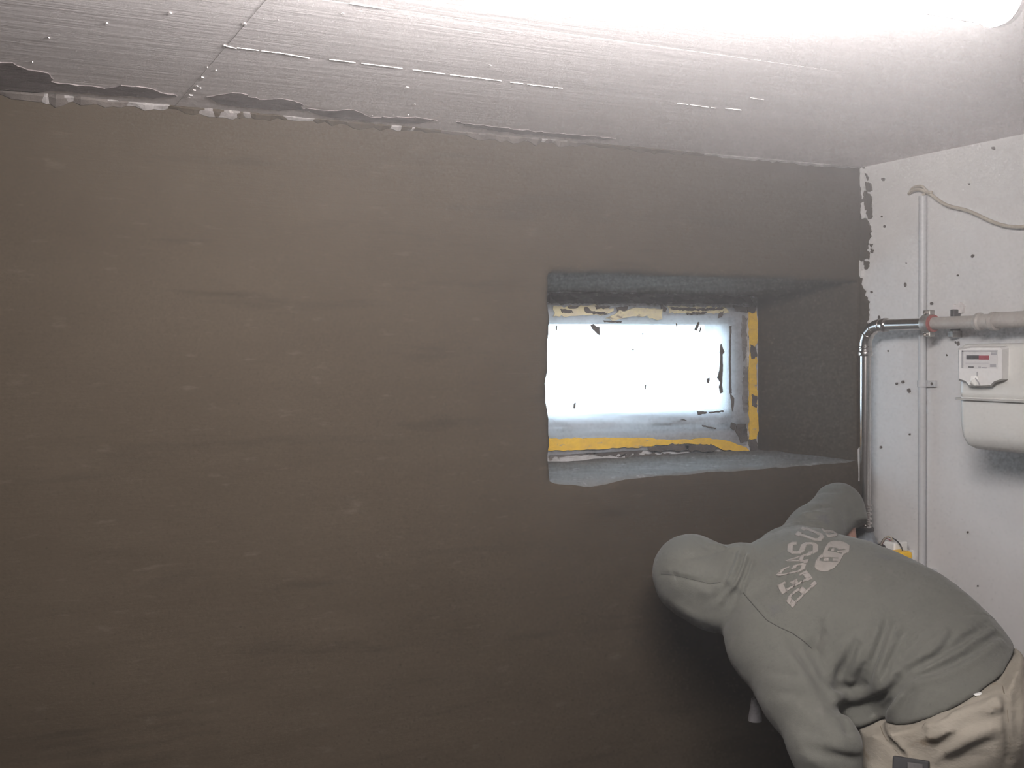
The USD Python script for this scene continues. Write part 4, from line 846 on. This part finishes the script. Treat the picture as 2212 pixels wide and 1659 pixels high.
HANDS = hand_chains(WRL, (KNL - WRL) + FW * .05, vec(1, 0, .3), -vec(0, .8, -.5) + vec(.2, 0, 0), .38) + hand_chains(WRR, vec(.25, -.9, .35), vec(-.3, .2, 1), vec(1, .1, .3), .55)
hd_f, hd_u, hd_s = vec(-.30, -.55, .78), vec(-.95, .12, -.20), None
hd_u = hd_u - hd_f * (hd_u @ hd_f); hd_u /= np.linalg.norm(hd_u); hd_s = np.cross(hd_f, hd_u)
def hp(f, u, s): return HEAD + hd_f * f + hd_u * u + hd_s * s
def body_sdf(p):
    d = sweep_d(p, TOR_C, TOR_L, [(.05, .05), (.165, .095), (.13, .075), (.11, .07), (.12, .085), (.11, .09)])
    d = smin(d, cap_d(p, NECK, HEAD, .055, .050), .03)
    for c in ([SHR, ELR, WRR], [SHL, ELL, WRL]): d = smin(d, chain_d(p, c, [.050, .038, .027], .01), .03)
    d = smin(d, chain_d(p, [HIPL, KNL, (KNL + ANL) / 2, ANL], [.080, .055, .050, .036], .02), .04); d = smin(d, chain_d(p, [HIPR, KNR, (KNR + ANR) / 2, ANR], [.080, .055, .050, .036], .02), .04)
    for an, tl in ((ANL, vec(-.8, 0, .4)), (ANR, vec(-.8, 0, .4))):
        tl = tl - np.array([0, 0, tl[2]]); tl /= np.linalg.norm(tl); b = np.array([an[0], an[1], .055]); d = smin(d, cap_d(p, b - tl * .04, b + tl * .15, .036, .026), .03)
    d = smin(d, ell_d(p, hp(.0, .02, 0), [hd_f, hd_u, hd_s], (.074, .080, .066)), .02); d = smin(d, ell_d(p, hp(.030, -.055, 0), [hd_f, hd_u, hd_s], (.055, .060, .048)), .03)
    d = smin(d, cap_d(p, hp(.078, .0, 0), hp(.100, -.032, 0), .008, .013), .012)                     # nose
    d = smin(d, cap_d(p, hp(.080, .022, -.03), hp(.080, .022, .03), .010, .010), .014)               # brow
    d = smin(d, cap_d(p, hp(.074, -.100, -.006), hp(.074, -.100, .006), .014, .014), .02)            # chin
    d = smin(d, cap_d(p, hp(.086, -.066, -.016), hp(.086, -.066, .016), .006, .006), .008)           # lips
    for s in (-1, 1):
        d = smax(d, -(np.linalg.norm(p - hp(.092, .004, .030 * s), axis=1) - .014), .010); d = smin(d, np.linalg.norm(p - hp(.072, .004, .030 * s), axis=1) - .012, .003)
        d = smin(d, ell_d(p, hp(-.005, -.008, .072 * s), [hd_f, hd_u, hd_s], (.018, .030, .008)), .006)
    for a, b, ra, rb in HANDS: d = smin(d, cap_d(p, a, b, ra, rb), .004)
    return d
person = thing('person', 'person in grey-green hooded sweatshirt and cream work trousers, bending towards the corner', 'person', (PELV[0], PELV[1], 0))
allp = np.array([HEAD, NECK, CHEST, BELLY, WAIST, PELV, SHL, SHR, ELL, WRL, ELR, WRR, HIPL, KNL, ANL, HIPR, KNR, ANR])
lo_, hi_ = allp.min(0) - .26, allp.max(0) + .26
obj('body', surface(body_sdf, [lo_[0], lo_[1], -.02], hi_, .0055, .012, 2), 'skin', person, smooth=True)
up_ = np.array([HEAD, NECK, CHEST, PELV, SHL, SHR, ELL, ELR, at(1822, 1790, 2.08)])
HOOD_MESH = surface(hoodie_sdf, up_.min(0) - [.24, .24, .16], up_.max(0) + [.24, .24, .20], .0035, .03, 1)
hoodie = obj('hoodie', HOOD_MESH, 'hoodie_fleece', person, smooth=True)
dn_ = np.array([WAIST, HIPL, HIPR, KNL, KNR, ANL, ANR])
trousers = obj('trousers', surface(trousers_sdf, [*(dn_.min(0) - .24)[:2], .03], dn_.max(0) + .2, .0055, .03, 1), 'work_trousers', person, smooth=True)
def boot_sdf(an):
    tl = vec(-.8, 0, .4); tl = tl - np.array([0, 0, tl[2]]); tl /= np.linalg.norm(tl); b = np.array([an[0], an[1], .0])
    def fn(p):
        d = chain_d(p, [b + [0, 0, .17], b + [0, 0, .075], b - tl * .035 + [0, 0, .055]], [.056, .056, .050], .03)
        d = smin(d, cap_d(p, b + tl * .02 + [0, 0, .058], b + tl * .165 + [0, 0, .044], .054, .042), .03)
        return smax(smax(d, .004 - p[:, 2], .006), p[:, 2] - .165, .006)
    return fn, np.array([b - .26 + [0, 0, .24], b + .26])
for an in (ANL, ANR):
    fn, bb = boot_sdf(an); obj('boot', surface(fn, bb[0], bb[1], .006, .01, 1), 'boot_leather', person, smooth=True)

# --- print on the back, seams, drawstring, pouch
def stroke(lines_, w): return unary_union([LineString(l).buffer(w / 2, cap_style=2, join_style=2) for l in lines_])
SL = {
 'P': (stroke([[(.22, 0), (.22, 1)], [(.05, .07), (.45, .07)], [(.05, .93), (.75, .93), (.90, .82), (.90, .55), (.75, .44), (.22, .44)]], .185)),
 'E': (stroke([[(.22, 0), (.22, 1)], [(.03, .07), (.93, .07), (.93, .26)], [(.03, .93), (.93, .93), (.93, .74)], [(.22, .5), (.64, .5)], [(.64, .38), (.64, .62)]], .185)),
 'G': (stroke([[(.92, .70), (.92, .84), (.76, .93), (.26, .93), (.10, .80), (.10, .20), (.26, .07), (.76, .07), (.92, .20), (.92, .45), (.55, .45)]], .185)),
 'A': (stroke([[(.10, .05), (.42, .95), (.60, .95), (.90, .05)], [(.24, .34), (.78, .34)], [(-.04, .06), (.28, .06)], [(.72, .06), (1.04, .06)]], .185)),
 'S': (stroke([[(.90, .72), (.90, .83), (.75, .93), (.25, .93), (.10, .83), (.10, .62), (.25, .53), (.75, .47), (.90, .38), (.90, .17), (.75, .07), (.25, .07), (.10, .17), (.10, .30)]], .185)),
 'U': (stroke([[(.20, 1), (.20, .20), (.34, .07), (.68, .07), (.82, .20), (.82, 1)], [(.02, .93), (.38, .93)], [(.64, .93), (1.0, .93)]], .185)),
 'R': (stroke([[(.20, 0), (.20, 1)], [(.10, .90), (.72, .90), (.88, .78), (.88, .60), (.72, .50), (.20, .50)], [(.50, .50), (.86, .02)]], .19)),
 'a': (stroke([[(.14, 0), (.14, .78), (.30, .92), (.70, .92), (.86, .78), (.86, 0)], [(.14, .40), (.86, .40)]], .20)),
}
def crop(x, y): return (1650 + x / 7.54, 1110 + y / 7.54)
def quad_map(g, BL, BR, TR, TL):
    BL, BR, TR, TL = [np.array(crop(*c)) for c in (BL, BR, TR, TL)]
    def f(x, y, z=None):
        x, y = np.asarray(x)[:, None], np.asarray(y)[:, None]; q = (BL * (1 - x) + BR * x) * (1 - y) + (TL * (1 - x) + TR * x) * y; return q[:, 0], q[:, 1]
    from shapely.ops import transform
    return transform(f, g.segmentize(.2)).buffer(0)
def decal(g, off=.0016):
    parts = []
    for q in getattr(g, 'geoms', [g]):
        if q.area < 1: continue
        v, f = trimesh.creation.triangulate_polygon(q.segmentize(3), engine='earcut'); m = trimesh.Trimesh(np.column_stack([v, np.zeros(len(v))]), f, process=True)
        v3, f3 = trimesh.remesh.subdivide_to_size(m.vertices, m.faces, 3.6, max_iter=10)
        m = trimesh.Trimesh(v3, f3, process=True); m.merge_vertices()
        p = hit(hoodie_sdf, m.vertices[:, 0], m.vertices[:, 1], coarse=hoodie_base); n = normal_of(hoodie_sdf, p)
        fc = m.faces; fn_ = np.cross(p[fc[:, 1]] - p[fc[:, 0]], p[fc[:, 2]] - p[fc[:, 0]])
        if (fn_ * n[fc[:, 0]]).sum() < 0: fc = fc[:, ::-1]
        long = np.linalg.norm(p[fc] - p[np.roll(fc, -1, 1)], axis=2).max(1) < .03; fc = fc[long]
        from scipy.sparse import coo_matrix; from scipy.sparse.csgraph import connected_components
        lab = connected_components(coo_matrix((np.ones(len(fc) * 2), (np.r_[fc[:, 0], fc[:, 1]], np.r_[fc[:, 1], fc[:, 2]])), shape=(len(p), len(p))), directed=False)[1]
        fc = fc[lab[fc[:, 0]] == np.bincount(lab[fc[:, 0]]).argmax()]
        k = len(p); E = np.vstack([fc[:, [0, 1]], fc[:, [1, 2]], fc[:, [2, 0]]]); key = np.sort(E, axis=1); _, inv, cnt = np.unique(key, axis=0, return_inverse=True, return_counts=True); E = E[cnt[inv.ravel()] == 1]
        rim = np.vstack([np.column_stack([E[:, 1], E[:, 0], E[:, 0] + k]), np.column_stack([E[:, 1], E[:, 0] + k, E[:, 1] + k])])
        m_ = trimesh.Trimesh(np.vstack([p + n * off, p - n * .0015]), np.vstack([fc, fc[:, ::-1] + k, rim]), process=False); m_.remove_unreferenced_vertices(); parts.append(m_)
    return cat_(*parts)
for ch, BL, BR, TR, TL in [('P', (868, 1150), (752, 1040), (345, 1392), (482, 1538)), ('E', (788, 1065), (692, 930), (228, 1168), (310, 1320)), ('G', (650, 935), (695, 790), (300, 895), (175, 1035)), ('A', (700, 795), (780, 625), (385, 735), (350, 800)),
                           ('S', (872, 650), (880, 475), (400, 460), (392, 655)), ('U', (885, 480), (1018, 345), (665, 195), (505, 350)), ('S', (1040, 388), (1225, 352), (1018, 200), (905, 205))]:
    obj('letter', decal(quad_map(SL[ch], BL, BR, TR, TL)), 'print_white', hoodie, smooth=True)
oval = Polygon([crop(*c) for c in [(830, 870), (845, 775), (900, 705), (960, 660), (1000, 560), (1050, 480), (1130, 450), (1250, 450), (1330, 480), (1400, 525), (1385, 620), (1300, 660), (1230, 790), (1150, 880), (1040, 935), (930, 935), (860, 910)]]).buffer(1.2).buffer(-.6)
oval = oval.difference(quad_map(SL['a'], (1210, 792), (1205, 715), (925, 712), (905, 782))).difference(quad_map(SL['R'], (1255, 672), (1342, 572), (1062, 540), (1040, 615)))
obj('oval_print', decal(oval), 'print_white', hoodie, smooth=True)
def seam(pl, name='seam', r=.0011):
    q = np.asarray(pl, float); t = np.linspace(0, len(q) - 1, (len(q) - 1) * 8 + 1); p = hit(hoodie_sdf, np.interp(t, np.arange(len(q)), q[:, 0]), np.interp(t, np.arange(len(q)), q[:, 1]))
    obj(name, tube(p, r, 6), 'seam_thread', hoodie)
seam([(1605, 1280), (1630, 1310), (1657, 1340), (1684, 1355), (1711, 1367), (1735, 1384), (1754, 1401)]); seam([(1428, 1240), (1457, 1242), (1492, 1251), (1534, 1261), (1556, 1258)])
dc = [at(1606, 1372, 2.40), at(1622, 1430, 2.40), at(1629, 1480, 2.395), at(1631, 1512, 2.39)]
ds_ = obj('drawstring', tube(spline(dc, 24), .0032, 8), 'cord_shaded', hoodie, smooth=60)
e0, e1 = at(1631, 1508, 2.39), at(1631, 1557, 2.39)
obj('cord_end', lathe([(.002, 0), (.0085, .001), (.0095, .012), (.0125, .030), (.0150, np.linalg.norm(e1 - e0) - .004), (.0148, np.linalg.norm(e1 - e0)), (.004, np.linalg.norm(e1 - e0))], e0, e1 - e0, 18), 'cord_shaded', ds_, smooth=40)
def trouser_seam(pl):
    q = np.asarray(pl, float); t = np.linspace(0, len(q) - 1, (len(q) - 1) * 8 + 1); obj('seam', tube(hit(trousers_sdf, np.interp(t, np.arange(len(q)), q[:, 0]), np.interp(t, np.arange(len(q)), q[:, 1])), .0011, 6), 'trouser_thread', trousers)
trouser_seam([(2166, 1482), (2174, 1520), (2180, 1577), (2183, 1640)]); trouser_seam([(1902, 1568), (1908, 1586), (1925, 1610), (1943, 1630)])
pc = hit(trousers_sdf, 1968, 1690)[0]; pn = normal_of(trousers_sdf, pc[None])[0]; pu = UP - pn * (UP @ pn); pu /= np.linalg.norm(pu); ps = np.cross(pu, pn)
pouch_pts = [pc + ps * a + pu * b + pn * c for a in (-.029, .029) for b in (-.05, .040) for c in (-.012, .012)]
sp = m3.Manifold.sphere(.003, 10)
pouch = obj('thigh_pouch', m3.Manifold.batch_hull([sp.translate(tuple(x)) for x in pouch_pts]), 'black_plastic', trousers)
obj('buckle', m3.Manifold.batch_hull([m3.Manifold.sphere(.002, 10).translate(tuple(pc + ps * a + pu * b + pn * .016)) for a in (-.004, .020) for b in (.022, .034)]), 'dark_metal', pouch)
lp = hit(trousers_sdf, 2152, 1484)[0]; ln_ = normal_of(trousers_sdf, lp[None])[0]; lu = UP - ln_ * (UP @ ln_); lu /= np.linalg.norm(lu); lsd = np.cross(lu, ln_)
obj('belt_tab', m3.Manifold.batch_hull([m3.Manifold.sphere(.0015, 8).translate(tuple(hit(trousers_sdf, 2115, 1499)[0] + lsd * a + lu * b)) for a in (-.006, .006) for b in (-.009, .009)]), 'white_plastic', trousers)
